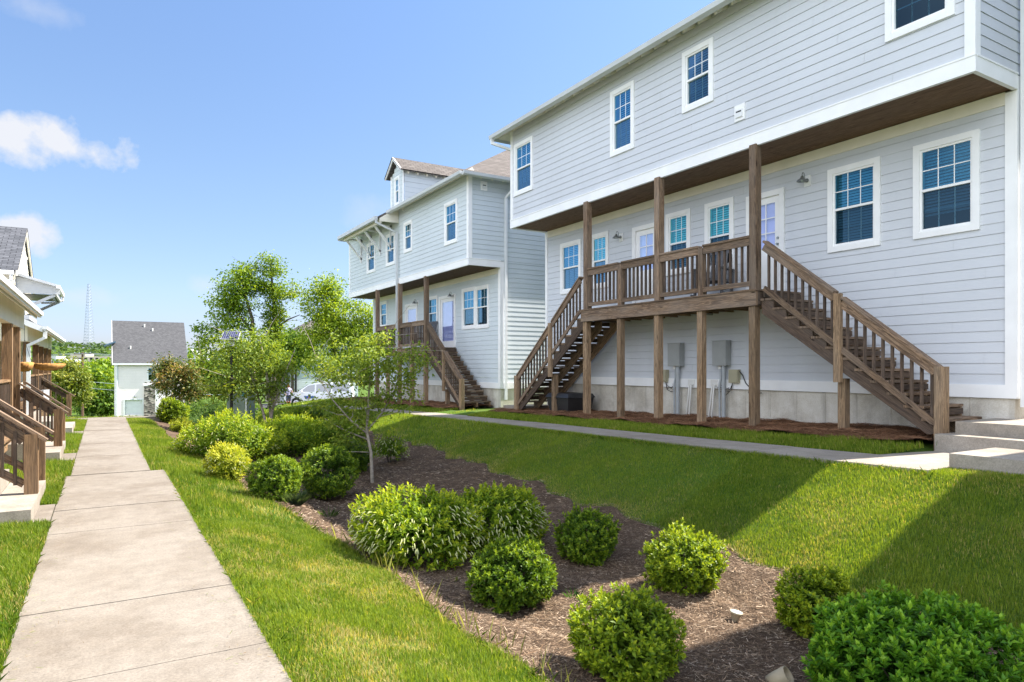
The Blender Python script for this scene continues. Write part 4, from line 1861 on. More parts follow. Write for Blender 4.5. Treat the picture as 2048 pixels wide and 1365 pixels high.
gar = (fx(247), fx(287), bF - .2, fz(265, 798))
win = (fx(294.5), fx(311), fz(300, 763), fz(300, 735))
hw = [window(R, FF, *win, casing=.12, upper='glass_up', grid=(2, 2))]
m = MB()
lap_wall(m, FF, xL, xR, bF - 1, eF + .1, hw + [gar], lap=.2, joints=False)
FW = Face((xL, 0, 0), (0, 1, 0), (-1, 0, 0))
apex = 5.4
lap_wall(m, FW, YF, YF + 10, bF - 1, eF + apex, (), lap=.2, joints=False, top=lambda a, b: (YF, YF + 10) if b <= eF else ((YF + (b - eF) * 5 / apex, YF + 10 - (b - eF) * 5 / apex) if b < eF + apex - .1 else None))
FE = Face((xR, 0, 0), (0, 1, 0), (1, 0, 0))
lap_wall(m, FE, YF, YF + 10, bF - 1, eF, (), lap=.2, joints=False)
m.build('wall', M['whiteside'], R)
m = MB()
for s in (-.4, 10.4):
    sz = eF - .4 * apex / 5
    q = [(xL - .4, YF + s, sz + .2), (xR + .3, YF + s, sz + .2), (xR + .3, YF + 5, eF + apex + .2), (xL - .4, YF + 5, eF + apex + .2)]
    m.face(q, [(0, 0), (8.8, 0), (8.8, 7.6), (0, 7.6)])
    m.face([tuple(Vector(v) - Vector((0, 0, .2))) for v in q], [(0, 0), (8.8, 0), (8.8, 7.6), (0, 7.6)])
RF = m.build('roof', M['roofgrey'], R)
m = MB()
m.prism([(xL - .41, YF - .4, eF - .45), (xL - .41, YF - .4, eF - .2), (xL - .41, YF + 5, eF + apex + .21), (xL - .41, YF + 5, eF + apex - .05)], (.05, 0, 0))
m.box(xL - .4, xR + .3, YF - .42, YF - .39, eF - .42, eF - .2)
m.build('fascia', M['trim'], RF)
for px, py in ((290.5, 656), (307, 664), (260, 701)):
    k = (724 - py) / 79
    x = fx(px) + .1
    m = MB()
    zc = eF + apex * k
    m.tube([(x, YF + 5 * k, zc), (x, YF + 5 * k, zc + .55)], .09, 8)
    m.build('vent_pipe', M['pvc'], RF)
m = MB()
FF.box(m, gar[0], gar[0] + .16, bF - .5, gar[3], -.05, .05)
FF.box(m, gar[1] - .16, gar[1], bF - .5, gar[3], -.05, .05)
FF.box(m, gar[0] + .16, gar[1] - .16, gar[3] - .16, gar[3], -.05, .051)
for k in range(4):
    h = (gar[3] - .16 - (bF - .1)) / 4
    FF.box(m, gar[0] + .16, gar[1] - .16, bF - .1 + k * h + .015, bF - .1 + (k + 1) * h - .015, -.25, -.2)
FF.box(m, gar[0] + .16, gar[1] - .16, bF - .5, gar[3] - .16, -.26, -.22)
m.build('garage_door', M['whitemetal'], R)
m = MB()
FF.box(m, fx(288), fx(309.5), bF - .5, fz(300, 772), .0, .18)
m.build('stone_panel', M['stone'], R)
m = MB()
FF.box(m, fx(287), fx(310.5), fz(300, 772), fz(300, 770), .0, .22)
FF.box(m, xL, xL + .3, bF - .5, eF, .0, .05)
FF.box(m, fx(310.5), fx(317), bF - .5, fz(300, 776), .0, .06)
m.build('corner_trim', M['trim'], R)
m = MB()
c = FF.p(fx(270), fz(270, 793), .1)
m.lathe(c, [(0, .12), (.12, .05), (.15, -.1), (0, -.12)], 10)
m.build('porch_light', M['lampmetal'], R)
m = MB()
a = FW.p(YF + 1, eF + 1.2, 0)
m.prism([(xL, YF + .2, 4.9), (xL, YF + .2, 5.1), (xL - 1.3, YF + .2, 4.55), (xL - 1.3, YF + .2, 4.4)], (0, 7, 0))
m.build('side_awning', M['blueroof'], R)
for k in range(3):
    window(R, FW, YF + 1.5 + k * 2.8, YF + 2.8 + k * 2.8, -.4, 1.6, casing=.12)
    window(R, FW, YF + 1.5 + k * 2.8, YF + 2.8 + k * 2.8, -3.6, -1.6, casing=.12)
m = MB()
m.tube([FF.p(xL + .15, eF, .12), FF.p(xL + .15, bF - .5, .12)], .06)
m.build('downspout', M['whitemetal'], R)

# pale house behind the trees, seen between two crowns
c = onD(592, 735, 75)
R = thing('pale_house', 'pale green sided house half hidden between the two tall trees', 'house', (c.x + 3, c.y, H(c.x, c.y)))
FP = Face((0, c.y, 0), (1, 0, 0), (0, -1, 0))
zt = EYE + (735 - 672) / FPX * 75
m = MB()
lap_wall(m, FP, c.x, c.x + 7, H(c.x, c.y) - 1, zt, (), lap=.22, joints=False)
FPw = Face((c.x, 0, 0), (0, 1, 0), (-1, 0, 0))
lap_wall(m, FPw, c.y, c.y + 8, H(c.x, c.y) - 1, zt, (), lap=.22, joints=False)
m.build('wall', M['siding2'], R)
m = MB()
hip_roof(m, c.x - .6, c.x + 7.6, c.y - .6, c.y + 8.6, zt)
hip_roof(m, c.x - .6, c.x + 7.6, c.y - .6, c.y + 8.6, zt - .25)
m.build('roof', M['roofbrown'], R)
m = MB()
m.tube([(c.x - .05, c.y - .1, zt - .2), (c.x - .05, c.y - .1, H(c.x, c.y) - .5)], .13)
m.build('downspout', M['blackmetal'], R)
c2 = onD(574, 735, 82)
R = thing('tan_house', 'small tan house wall beside the pale green house', 'house', (c2.x, c2.y, H(c2.x, c2.y)))
m = MB()
m.box(c2.x - 1.5, c2.x + 2.2, c2.y, c2.y + 5, H(c2.x, c2.y) - 1, EYE + (735 - 702) / FPX * 82)
m.build('wall', M['farwall2'], R)
m = MB()
hip_roof(m, c2.x - 1.8, c2.x + 2.5, c2.y - .3, c2.y + 5.3, EYE + (735 - 702) / FPX * 82)
m.build('roof', M['roofbrown'], R)

# ================================================================== VEGETATION


def unit(a):
    return a / np.maximum(np.linalg.norm(a, axis=-1, keepdims=True), 1e-9)


def leaf_mesh(name, P, Dr, N, L, Wd, C, mat, parent=None, fold=.18, droop=.12):
    Dr = unit(Dr)
    S = unit(np.cross(N, Dr))
    N = np.cross(Dr, S)
    L = np.broadcast_to(np.asarray(L, float), (len(P),))[:, None]
    Wd = np.broadcast_to(np.asarray(Wd, float), (len(P),))[:, None]
    b = P
    mid = P + Dr * L * .48
    l = mid - S * Wd / 2 + N * Wd * fold
    r = mid + S * Wd / 2 + N * Wd * fold
    tp = P + Dr * L - N * L * droop
    n = len(P)
    V = np.stack([b, r, tp, l], 1).reshape(-1, 3)
    i = np.arange(n)[:, None] * 4
    F = np.concatenate([i + np.array([[0, 1, 2]]), i + np.array([[0, 2, 3]])], 1).reshape(-1, 3)
    return np_mesh(name, V, F, np.repeat(C, 4, 0), mat, parent)


def rnd_dirs(n, zmin=-1.0):
    z = RNG.uniform(zmin, 1, n)
    a = RNG.uniform(0, 2 * np.pi, n)
    s = np.sqrt(1 - z * z)
    return np.stack([s * np.cos(a), s * np.sin(a), z], 1)


def bush(name, label, cat, c, r, shoots, leaf, width, cols, group=None, k=7, up=.5, mat='leafgloss', lump=.12, zmin=-.8, spikes=0, loose=.18, spread=(78, 28), tall=0.0, stems=7, flat=.0, jag=.0):
    """c: base centre on the ground, r: (rx, ry, rz)"""
    c = np.array(c, float)
    r = np.array(r, float)
    R = thing(name, label, cat, tuple(c), 0, group)
    cc = c + np.array([0, 0, r[2] * .95])
    ph = RNG.uniform(0, 6.28, 6)
    fr = RNG.normal(0, 2.6, (6, 3))

    ph2 = RNG.uniform(0, 6.28, 5)
    fr2 = RNG.normal(0, 6.5, (5, 3))

    def hol(d):
        return np.sin(d @ fr2.T + ph2).mean(1)

    def lum(d):
        return 1 + lump * np.sin(d @ fr.T + ph).mean(1) * 2.2 + .075 * hol(d)
    out = []
    for frac, depth in ((.62, (1 - loose, 1.0)), (.38, (.40, 1 - loose))):
        n = int(shoots * frac)
        d = rnd_dirs(int(n * 1.35), zmin)
        d = d[hol(d) > RNG.normal(-.38, .12, len(d))][:n]
        n = len(d)
        rad = lum(d) * RNG.uniform(depth[0], depth[1], n)
        rad = rad * (1 + jag * RNG.random(n) ** 3 * np.clip(d[:, 2] + .2, 0, 1))
        e = np.sign(d) * np.abs(d) ** (1 - flat)
        p = cc + e * rad[:, None] * r
        nn = unit(d / r)
        ax = unit(nn * (1 - up) + np.array([0, 0, 1]) * up + RNG.normal(0, .2, (n, 3)))
        out.append((p, ax, rad))
    P0 = np.concatenate([o[0] for o in out])
    AX = np.concatenate([o[1] for o in out])
    RD = np.concatenate([o[2] for o in out])
    n = len(P0)
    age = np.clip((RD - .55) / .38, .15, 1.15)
    t = unit(np.cross(AX, RNG.normal(0, 1, (n, 3))))
    b = np.cross(AX, t)
    Ps, Ds, Ns, Ls, Cs = [], [], [], [], []
    c0, c1, c2 = [np.array(x) for x in cols]
    for j in range(k):
        f = j / max(k - 1, 1)
        az = j * 2.4 + RNG.uniform(-.4, .4, n)
        sp = np.radians(spread[0] * (1 - f) + spread[1] * f + RNG.normal(0, 9, n))[:, None]
        rad = t * np.cos(az)[:, None] + b * np.sin(az)[:, None]
        dr = AX * np.cos(sp) + rad * np.sin(sp)
        no = AX * np.sin(sp) - rad * np.cos(sp)
        Ps.append(P0 + AX * (f - .5) * leaf * (.7 + tall))
        Ds.append(dr)
        Ns.append(no)
        Ls.append(leaf * RNG.uniform(.7, 1.15, n) * (1 - .25 * f))
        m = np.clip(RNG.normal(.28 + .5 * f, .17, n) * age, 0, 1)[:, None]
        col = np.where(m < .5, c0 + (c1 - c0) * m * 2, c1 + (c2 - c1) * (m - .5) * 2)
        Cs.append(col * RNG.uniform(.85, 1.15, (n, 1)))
    P = np.concatenate(Ps)
    keep = P[:, 2] > np.asarray(ground_z(P[:, 0], P[:, 1])) + .015
    L = np.concatenate(Ls)
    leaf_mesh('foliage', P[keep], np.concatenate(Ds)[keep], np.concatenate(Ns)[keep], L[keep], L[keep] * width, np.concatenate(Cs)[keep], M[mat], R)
    m = MB()
    for q in range(stems):
        d = rnd_dirs(1, .1)[0]
        e = cc + d * r * .7
        a = c + np.array([d[0] * .06, d[1] * .06, -.06])
        mid = (a + e) / 2 + np.array([0, 0, .05])
        m.tube([a, mid, e], [.012 + .006 * r[0], .009, .004], 5)
    m.build('stems', M['barkdark'], R)
    if spikes:
        d = rnd_dirs(spikes, -.35)
        d = d[d[:, 2] < .75]
        p = cc + d * r * (lum(d) * RNG.uniform(.97, 1.07, len(d)))[:, None]
        az = unit(d * np.array([1, 1, .2]) + np.array([0, 0, -.75]) + RNG.normal(0, .25, d.shape))
        m = MB()
        for a, e in zip(p, az):
            L = RNG.uniform(.045, .07)
            e0 = np.array([d_ for d_ in e])
            m.tube([a, a + e0 * L * .5 + np.array([0, 0, .006]), a + e0 * L], [.0048, .0065, .003], 5)
        tag(m.build('flower_spikes', M['flowerw'], R, True), kind='stuff')
    return R


M['flowerw'] = plain('cream_blossom', (.42, .44, .20), .8, .12, 30)
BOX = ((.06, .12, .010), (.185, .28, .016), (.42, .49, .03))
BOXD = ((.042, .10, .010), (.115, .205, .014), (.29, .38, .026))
LAUR = ((.085, .165, .012), (.20, .31, .02), (.47, .52, .035))
YEL = ((.16, .25, .02), (.38, .44, .04), (.64, .62, .08))
HOLLY = ((.045, .135, .011), (.11, .27, .018), (.28, .46, .035))


def place(px, pyb, Z=None):
    """ground point under a pixel, by stepping along the ray until it meets the terrain"""
    t = (px - CX) / FPX
    d = 3.0
    while d < 130:
        X, Y = d * ST + t * d * CT, d * CT - t * d * ST
        z = EYE + (HOR - pyb) / FPX * d
        if z <= float(ground_z(np.array(X), np.array(Y))):
            return (X, Y, float(ground_z(np.array(X), np.array(Y))), d)
        d += .02
    return (X, Y, z, d)


def pbush(name, label, cat, pxl, pxr, pyt, pyb, shoots, leaf, width, cols, deep=1.0, push=.8, **kw):
    """bush seen between pixel columns pxl..pxr, top row pyt, base row pyb"""
    x, y, z, d = place((pxl + pxr) / 2, pyb)
    rx = (pxr - pxl) / 2 / FPX * d
    f = Vector((ST, CT, 0))
    dd = d + rx * push * deep
    px = (pxl + pxr) / 2
    rr = (px - CX) / FPX * dd
    X, Y = dd * ST + rr * CT, dd * CT - rr * ST
    rx = (pxr - pxl) / 2 / FPX * dd
    zg = float(ground_z(np.array(X), np.array(Y)))
    ztop = EYE + (HOR - pyt) / FPX * dd
    h = max(.2, ztop - zg)
    return bush(name, label, cat, (X, Y, zg - .02), (rx, rx * deep, h / 2), shoots, leaf, width, cols, **kw)


G1 = 'rounded evergreen shrubs in the mulch bed'
pbush('shrub', 'bright green round shrub nearest the camera at the bottom of the mulch bed', 'shrub', 1150, 1366, 1182, 1392, 1500, .049, .48, BOX, k=9, spread=(70, 18), group=G1, lump=.10, jag=.25, up=.45, loose=.22)
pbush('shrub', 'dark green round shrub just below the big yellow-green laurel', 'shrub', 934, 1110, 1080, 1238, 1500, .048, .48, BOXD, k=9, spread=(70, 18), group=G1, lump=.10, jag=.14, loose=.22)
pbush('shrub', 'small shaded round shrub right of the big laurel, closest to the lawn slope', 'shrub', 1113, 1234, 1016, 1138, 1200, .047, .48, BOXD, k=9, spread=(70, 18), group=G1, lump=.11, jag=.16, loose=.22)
pbush('shrub', 'sunlit round shrub with pointed top at the lawn edge of the mulch bed', 'shrub', 1290, 1444, 1062, 1202, 1450, .047, .48, BOX, k=9, spread=(70, 18), group=G1, lump=.11, jag=.32, up=.45, loose=.22)
pbush('shrub', 'small half sunlit shrub behind the big leafy shrub in the right corner', 'shrub', 1562, 1700, 1138, 1290, 950, .050, .48, BOX, k=9, spread=(70, 18), group=G1, lump=.15, jag=.2)
pbush('shrub', 'large leafy shaded shrub filling the bottom right corner', 'shrub', 1610, 2050, 1200, 1475, 2300, .060, .52, HOLLY, deep=.8, push=.55, lump=.08, up=.72, k=9, spread=(68, 16), jag=.14, flat=.2, loose=.16)
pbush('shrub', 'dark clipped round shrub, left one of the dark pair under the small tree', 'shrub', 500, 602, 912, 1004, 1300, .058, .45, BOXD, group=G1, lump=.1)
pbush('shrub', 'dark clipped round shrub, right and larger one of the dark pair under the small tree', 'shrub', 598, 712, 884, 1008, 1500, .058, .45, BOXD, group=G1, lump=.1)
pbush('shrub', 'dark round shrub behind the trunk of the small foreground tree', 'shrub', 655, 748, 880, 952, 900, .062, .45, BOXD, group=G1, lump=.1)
G2 = 'yellow-green laurels with cream flower spikes'
pbush('laurel', 'big yellow-green laurel with cream flower spikes, left half of the pair in front', 'shrub', 708, 950, 985, 1142, 1500, .068, .50, LAUR, deep=.9, group=G2, lump=.13, loose=.25, up=.5, tall=.55, spikes=480, k=8, jag=.12, spread=(70, 20), flat=.15, mat='leaf')
pbush('laurel', 'big yellow-green laurel with cream flower spikes, right half beside the lawn slope', 'shrub', 890, 1094, 975, 1112, 1350, .068, .50, LAUR, deep=.9, group=G2, lump=.13, loose=.25, up=.5, tall=.55, spikes=480, k=8, jag=.14, spread=(70, 20), flat=.15, mat='leaf')
pbush('laurel', 'wide yellow-green laurel with flowers behind the small yellow bush', 'shrub', 368, 540, 828, 930, 1300, .095, .40, LAUR, group=G2, lump=.14, up=.5, tall=1, spikes=200, k=7, jag=.15, mat='leaf')
pbush('laurel', 'small bright yellow bush with pale flowers beside the grass verge', 'shrub', 418, 492, 893, 965, 700, .075, .36, YEL, group=G2, lump=.14, up=.45, tall=1, spikes=130, k=7, mat='leaf', jag=.2)
pbush('laurel', 'yellow-green laurel under the many-stemmed tree in the middle of the bed', 'shrub', 520, 640, 832, 905, 900, .10, .40, LAUR, group=G2, lump=.15, up=.5, tall=1, k=7, mat='leaf', jag=.2)
pbush('laurel', 'pale yellow low laurel at the far end beside the path', 'shrub', 340, 385, 840, 868, 350, .085, .38, YEL, group=G2, lump=.15, tall=1, k=6, mat='leaf')
pbush('laurel', 'loose green laurel behind the dark clipped pair of shrubs', 'shrub', 600, 720, 832, 915, 700, .10, .38, LAUR, group=G2, lump=.2, tall=1, k=6, mat='leaf', loose=.4, jag=.2)
pbush('laurel', 'green laurel squeezed between the wide flowering laurel and the left dark shrub', 'shrub', 478, 570, 852, 925, 700, .10, .38, LAUR, group=G2, lump=.16, tall=1, k=6, mat='leaf', jag=.2)
pbush('laurel', 'leafy laurel right behind the left dark clipped shrub', 'shrub', 555, 645, 850, 918, 700, .10, .38, ((.07, .15, .012), (.16, .27, .02), (.38, .46, .03)), group=G2, lump=.16, tall=1, k=6, mat='leaf', jag=.2)
pbush('laurel', 'loose laurel left of the small foreground tree trunk', 'shrub', 640, 735, 838, 900, 600, .10, .38, ((.07, .15, .012), (.16, .27, .02), (.38, .46, .03)), group=G2, lump=.2, tall=1, k=6, mat='leaf', loose=.35, jag=.25)
pbush('laurel', 'thin flowering laurel beside the trunk of the small foreground tree', 'shrub', 748, 818, 866, 932, 300, .085, .36, LAUR, group=G2, lump=.2, tall=1, k=6, spikes=120, mat='leaf', loose=.5, zmin=-.6)
G3 = 'dark green background shrubs by the far path'
pbush('shrub', 'dense dark green shrub at the far left end of the planting', 'shrub', 318, 372, 796, 850, 700, .10, .45, BOX, group=G3)
pbush('shrub', 'dense dark green shrub behind the wide flowering laurel', 'shrub', 362, 450, 795, 845, 900, .11, .45, BOXD, group=G3)
pbush('shrub', 'dark green shrub between the green cabinet and the wide laurel', 'shrub', 440, 530, 800, 848, 800, .11, .45, BOXD, group=G3)
pbush('shrub', 'shrub just in front of the white van', 'shrub', 585, 690, 812, 842, 700, .11, .42, BOXD, group=G3)
pbush('shrub', 'low bright hedge clump past the far end of the path', 'shrub', 146, 202, 807, 829, 500, .13, .42, LAUR, group=G3, push=.6)
pbush('shrub', 'small low shrub under the white house wall at the path end', 'shrub', 202, 226, 812, 829, 200, .13, .42, BOX, group=G3, push=.6)


def tuft(px, py, label, n=260, h=.26, spread=.2, cols=((.05, .09, .05), (.13, .19, .11))):
    x, y, z, d = place(px, py)
    R = thing('grass_tuft', label, 'plant', (x, y, z))
    az = RNG.uniform(0, 6.28, n)
    rr = RNG.random(n) ** .6 * spread * .35
    P = np.stack([x + rr * np.cos(az), y + rr * np.sin(az), np.full(n, z - .01)], 1)
    lean = RNG.uniform(.15, .85, n)
    Dr = np.stack([np.cos(az) * lean, np.sin(az) * lean, np.ones(n)], 1)
    N = np.stack([-np.cos(az), -np.sin(az), lean], 1)
    m = RNG.random((n, 1))
    C = np.array(cols[0]) * (1 - m) + np.array(cols[1]) * m
    leaf_mesh('blades', P, Dr, N, RNG.uniform(.6, 1.1, n) * h, .008, C, M['grass'], R, 0, .2)


tuft(592, 1012, 'blue-green fine grass tuft in front of the dark clipped pair of shrubs')
tuft(655, 1035, 'sparse seedling plant on the mulch left of the big laurel', 40, .16, .3, ((.05, .1, .03), (.16, .22, .09)))
tuft(1147, 1195, 'small weedy sprout on the mulch between the round shrubs', 30, .10, .2, ((.03, .1, .02), (.08, .2, .04)))
tuft(905, 1165, 'tiny yellow-green seedling on the mulch below the big laurel', 14, .08, .1, ((.12, .2, .02), (.25, .3, .05)))


def tree(name, label, base, d, ellipses, leaf, width, cols, nleaf, trunk, mat='leaf', group=None, clump=.30, trunks=None, bare=0, depth=1.0, droop=.25, bark='bark', seed=1, shape=1.0, twig=1.0, equal=False):
    """ellipses: (px, py, rpx, rpy, clumps) in the plane at distance d, each with its own real depth"""
    rng = np.random.default_rng(seed)
    b = np.array(base, float)
    R = thing(name, label, 'tree', tuple(b), 0, group)
    cl, rad = [], []
    f = np.array([ST, CT, 0])
    s = np.array([CT, -ST, 0])
    for (px, py, rx, ry, n) in ellipses:
        c = np.array(onD(px, py, d))
        RX, RZ = rx / FPX * d, ry / FPX * d
        u = rng.normal(0, 1, (n, 3))
        u = unit(u) * (rng.random(n) ** .45)[:, None]
        p = c + s * (u[:, 0] * RX)[:, None] + f * (u[:, 1] * RX * depth)[:, None] + np.array([0, 0, 1]) * (u[:, 2] * RZ)[:, None]
        cl.append(p)
        rad.append(np.full(n, clump) * rng.uniform(.6, 1.3, n) * shape)
    cl, rad = np.concatenate(cl), np.concatenate(rad)
    m = MB()
    nodes = []
    for ti, tr in enumerate(trunks):
        pts = [np.array(q, float) for q in tr]
        n = len(pts)
        sc_t = 1.0 if (ti == 0 or equal) else .55
        radii = [trunk * sc_t * (1 - .75 * i / (n - 1)) for i in range(n)]
        m.tube(pts, radii, 8)
        for i in range(n - 1):
            for g in np.linspace(0, 1, 5):
                if i == 0 and g < .5:
                    continue
                nodes.append((pts[i] * (1 - g) + pts[i + 1] * g, radii[i] * (1 - g) + radii[i + 1] * g))
    TR = m.build('trunk', M[bark], R, True)
    NP = np.array([q[0] for q in nodes])
    NRd = [q[1] for q in nodes]
    m = MB()
    order = np.argsort(np.linalg.norm(cl - NP.mean(0), axis=1))
    for i in order:
        p = cl[i]
        dv = np.linalg.norm(NP - p, axis=1) + np.maximum(0, NP[:, 2] - p[2] + .1) * 1.2
        j = int(np.argmin(dv))
        a = NP[j]
        L = np.linalg.norm(p - a)
        if L < .05:
            continue
        r0 = min(NRd[j] * .6, .012 * twig + .010 * L * twig)
        q = (a + p) / 2 + rng.normal(0, .07, 3) * L + np.array([0, 0, -.05 * L])
        m.tube([a, q, p], [r0, r0 * .7, r0 * .35], 5, False)
        NP = np.concatenate([NP, [q, p]])
        NRd += [r0 * .7, r0 * .45]
    for _ in range(bare):
        a = NP[rng.integers(0, len(NP))]
        e = a + rng.normal(0, 1, 3) * np.array([1, 1, .5]) * clump * 2.5 + np.array([0, 0, clump])
        m.tube([a, (a + e) / 2 + rng.normal(0, .1, 3) * clump, e], [.01 * twig, .007 * twig, .003 * twig], 4, False)
    m.build('branches', M[bark], R, True)
    n = nleaf
    ci = rng.integers(0, len(cl), n)
    g = rng.normal(0, .5, (n, 3)) * np.array([1, 1, .7])
    P = cl[ci] + g * rad[ci][:, None]
    ou = unit(g + 1e-6)
    Dr = unit(ou * np.array([1, 1, .3]) + rng.normal(0, .6, (n, 3)) + np.array([0, 0, -droop]))
    N = unit(np.array([0, 0, 1]) + rng.normal(0, .55, (n, 3)))
    tint = np.clip(rng.normal(.5, .2, n) + rng.normal(0, .16, len(cl))[ci], 0, 1)[:, None]
    c0, c1, c2 = [np.array(x) for x in cols]
    C = np.where(tint < .5, c0 + (c1 - c0) * tint * 2, c1 + (c2 - c1) * (tint - .5) * 2)
    L = leaf * rng.uniform(.65, 1.2, n)
    leaf_mesh('crown', P, Dr, N, L, L * width, C, M[mat], R)
    return R


TREEC = ((.075, .15, .018), (.17, .28, .025), (.36, .45, .045))
TREED = ((.045, .10, .015), (.095, .18, .02), (.21, .30, .035))
SERV = ((.10, .17, .03), (.21, .30, .045), (.42, .48, .09))
MAG = ((.05, .09, .02), (.13, .17, .045), (.44, .27, .10))


def pt(px, py, d):
    return tuple(onD(px, py, d))


# small foreground tree in the bed
d = 12.9
x, y, z, d = place(745, 968)
tr = [[(x, y, z - .1), pt(742, 905, d), pt(733, 860, d), pt(737, 800, d + .1), pt(742, 730, d), pt(735, 690, d)],
      [pt(735, 868, d), pt(700, 840, d - .2), pt(665, 800, d - .4), pt(640, 760, d - .5)],
      [pt(734, 862, d), pt(765, 825, d + .3), pt(800, 760, d + .4), pt(822, 725, d + .5)],
      [pt(738, 880, d), pt(690, 862, d + .4), pt(650, 838, d + .6)]]
tree('young_tree', 'small airy young tree with slim grey trunk in the middle of the mulch bed', (x, y, z), d,
     [(700, 735, 85, 55, 36), (775, 725, 80, 45, 34), (835, 722, 35, 28, 9), (650, 800, 50, 40, 9), (745, 795, 55, 40, 13), (800, 785, 45, 40, 14), (745, 690, 55, 28, 14), (690, 862, 45, 25, 8), (675, 825, 40, 30, 9), (715, 830, 30, 25, 6)],
     (.082), .5, SERV, 5800, .036, clump=.19, trunks=tr, bare=26, seed=3, twig=.8)
# many-stemmed tree farther back
d = 24.0
x, y, z, _ = place(540, 872)
z = float(ground_z(np.array(x), np.array(y)))
d = y * CT + x * ST
tr = [[(x, y, z - .1), pt(525, 820, d), pt(505, 760, d), pt(490, 700, d)], [(x + .1, y, z - .1), pt(538, 800, d), pt(533, 740, d), pt(520, 680, d)],
      [(x - .05, y, z - .1), pt(545, 820, d), pt(565, 760, d), pt(590, 700, d)]]
tree('multi_stem_tree', 'leafy pale-stemmed tree with several trunks in front of the white van', (x, y, z), d,
     [(490, 738, 85, 58, 56), (455, 700, 60, 45, 26), (548, 738, 42, 42, 26), (515, 690, 62, 30, 24), (470, 780, 60, 30, 24), (545, 790, 40, 26, 14)],
     .12, .52, SERV, 6600, .055, clump=.34, trunks=tr, bare=16, seed=5, twig=1.2, equal=True)
# tall trees behind
d = 56.0
bx, by, bz = onD(505, 830, d)
bz = H(bx, by)
tr = [[(bx, by, bz - .3), pt(507, 720, d), pt(505, 640, d), pt(490, 590, d), pt(485, 560, d)], [pt(507, 700, d), pt(500, 660, d), pt(470, 620, d), pt(455, 600, d)]]
tree('tall_tree', 'tall dense green tree, left of the two trunks standing behind the solar lamp', (bx, by, bz), d,
     [(480, 580, 45, 45, 70), (450, 610, 35, 35, 36), (500, 555, 35, 30, 26), (470, 645, 40, 25, 26), (430, 660, 40, 25, 16), (500, 690, 60, 35, 30), (420, 690, 35, 25, 14)],
     .23, .6, ((.08, .155, .017), (.185, .30, .028), (.40, .49, .05)), 10500, .22, clump=.66, trunks=tr, bare=5, seed=8, twig=2.2, bark='barkdark')
d = 57.0
bx, by, bz = onD(548, 830, d)
bz = H(bx, by)
tr = [[(bx, by, bz - .3), pt(548, 740, d), pt(549, 660, d), pt(547, 600, d), pt(543, 550, d), pt(540, 520, d)], [pt(549, 660, d), pt(575, 640, d), pt(600, 630, d)]]
tree('ivy_tree', 'tall thin tree wrapped in ivy with bare side branches, right of the dense tree', (bx, by, bz), d,
     [(545, 535, 32, 25, 26), (548, 600, 20, 45, 44), (550, 660, 18, 45, 40), (575, 585, 28, 22, 14), (525, 570, 20, 25, 12), (548, 720, 45, 30, 24)],
     .22, .6, ((.085, .16, .017), (.20, .31, .028), (.42, .50, .05)), 7600, .20, clump=.62, trunks=tr, bare=16, seed=9, twig=2.4, bark='barkdark')
d = 55.0
bx, by, bz = onD(668, 830, d)
bz = H(bx, by)
tr = [[(bx, by, bz - .3), pt(668, 740, d), pt(667, 660, d), pt(663, 600, d), pt(655, 565, d)], [pt(668, 700, d), pt(700, 660, d), pt(720, 640, d)]]
tree('light_green_tree', 'bright yellow-green tree beside the far end of the second house', (bx, by, bz), d,
     [(655, 570, 30, 28, 30), (650, 610, 45, 35, 50), (690, 650, 60, 50, 90), (640, 670, 50, 40, 50), (720, 690, 45, 50, 50), (670, 730, 70, 40, 60), (740, 640, 25, 40, 24)],
     .23, .58, ((.09, .17, .018), (.22, .33, .026), (.46, .54, .05)), 18000, .22, clump=.8, trunks=tr, bare=4, seed=10, twig=2.2, bark='barkdark')
d = 70.0
for i, (px, py, lab) in enumerate([(585, 668, 'dark green tree crown low behind the ivy tree'), (540, 690, 'mid green tree behind the trunks of the tall pair'), (770, 700, 'green tree glimpsed under the second house beyond its deck')]):
    bx, by, bz = onD(px, 830, d + 8 * i)
    bz = H(bx, by)
    tr = [[(bx, by, bz - .3), pt(px, 730, d + 8 * i), pt(px, 690, d + 8 * i)]]
    tree('background_tree', lab, (bx, by, bz), d + 8 * i, [(px, py + 20, 38, 34, 50), (px - 20, py + 40, 30, 26, 24), (px + 20, py + 45, 35, 30, 24)], .36, .6, TREED, 5000, .2, clump=1.0, trunks=tr, seed=20 + i, twig=2.5, bark='barkdark', group='trees behind the parking court')
# magnolias
d = 33.0
x, y, z = onD(352, 815, d)
z = H(x, y)
tr = [[(x, y, z - .2), pt(350, 785, d), pt(350, 750, d), pt(348, 725, d)], [pt(350, 790, d), pt(370, 760, d), pt(380, 740, d)]]
tree('magnolia', 'magnolia with bronze and green leaves in front of the far white house', (x, y, z), d,
     [(348, 762, 40, 40, 60), (325, 735, 22, 20, 18), (370, 740, 28, 24, 24), (385, 780, 22, 26, 20)], .17, .42, MAG, 7000, .06, mat='leafgloss', clump=.34, trunks=tr, seed=12)
d = 34.0
x, y, z = onD(138, 815, d)
z = H(x, y)
tr = [[(x, y, z - .2), pt(138, 790, d), pt(138, 760, d), pt(140, 735, d)]]
tree('magnolia', 'magnolia with glossy pale leaves beside the porches on the left', (x, y, z), d,
     [(138, 765, 36, 38, 60), (115, 790, 24, 30, 20), (158, 790, 20, 26, 20), (138, 730, 20, 14, 10)], .17, .42, ((.08, .13, .02), (.22, .28, .045), (.46, .44, .12)), 7000, .06, mat='leafgloss', clump=.34, trunks=tr, seed=13)
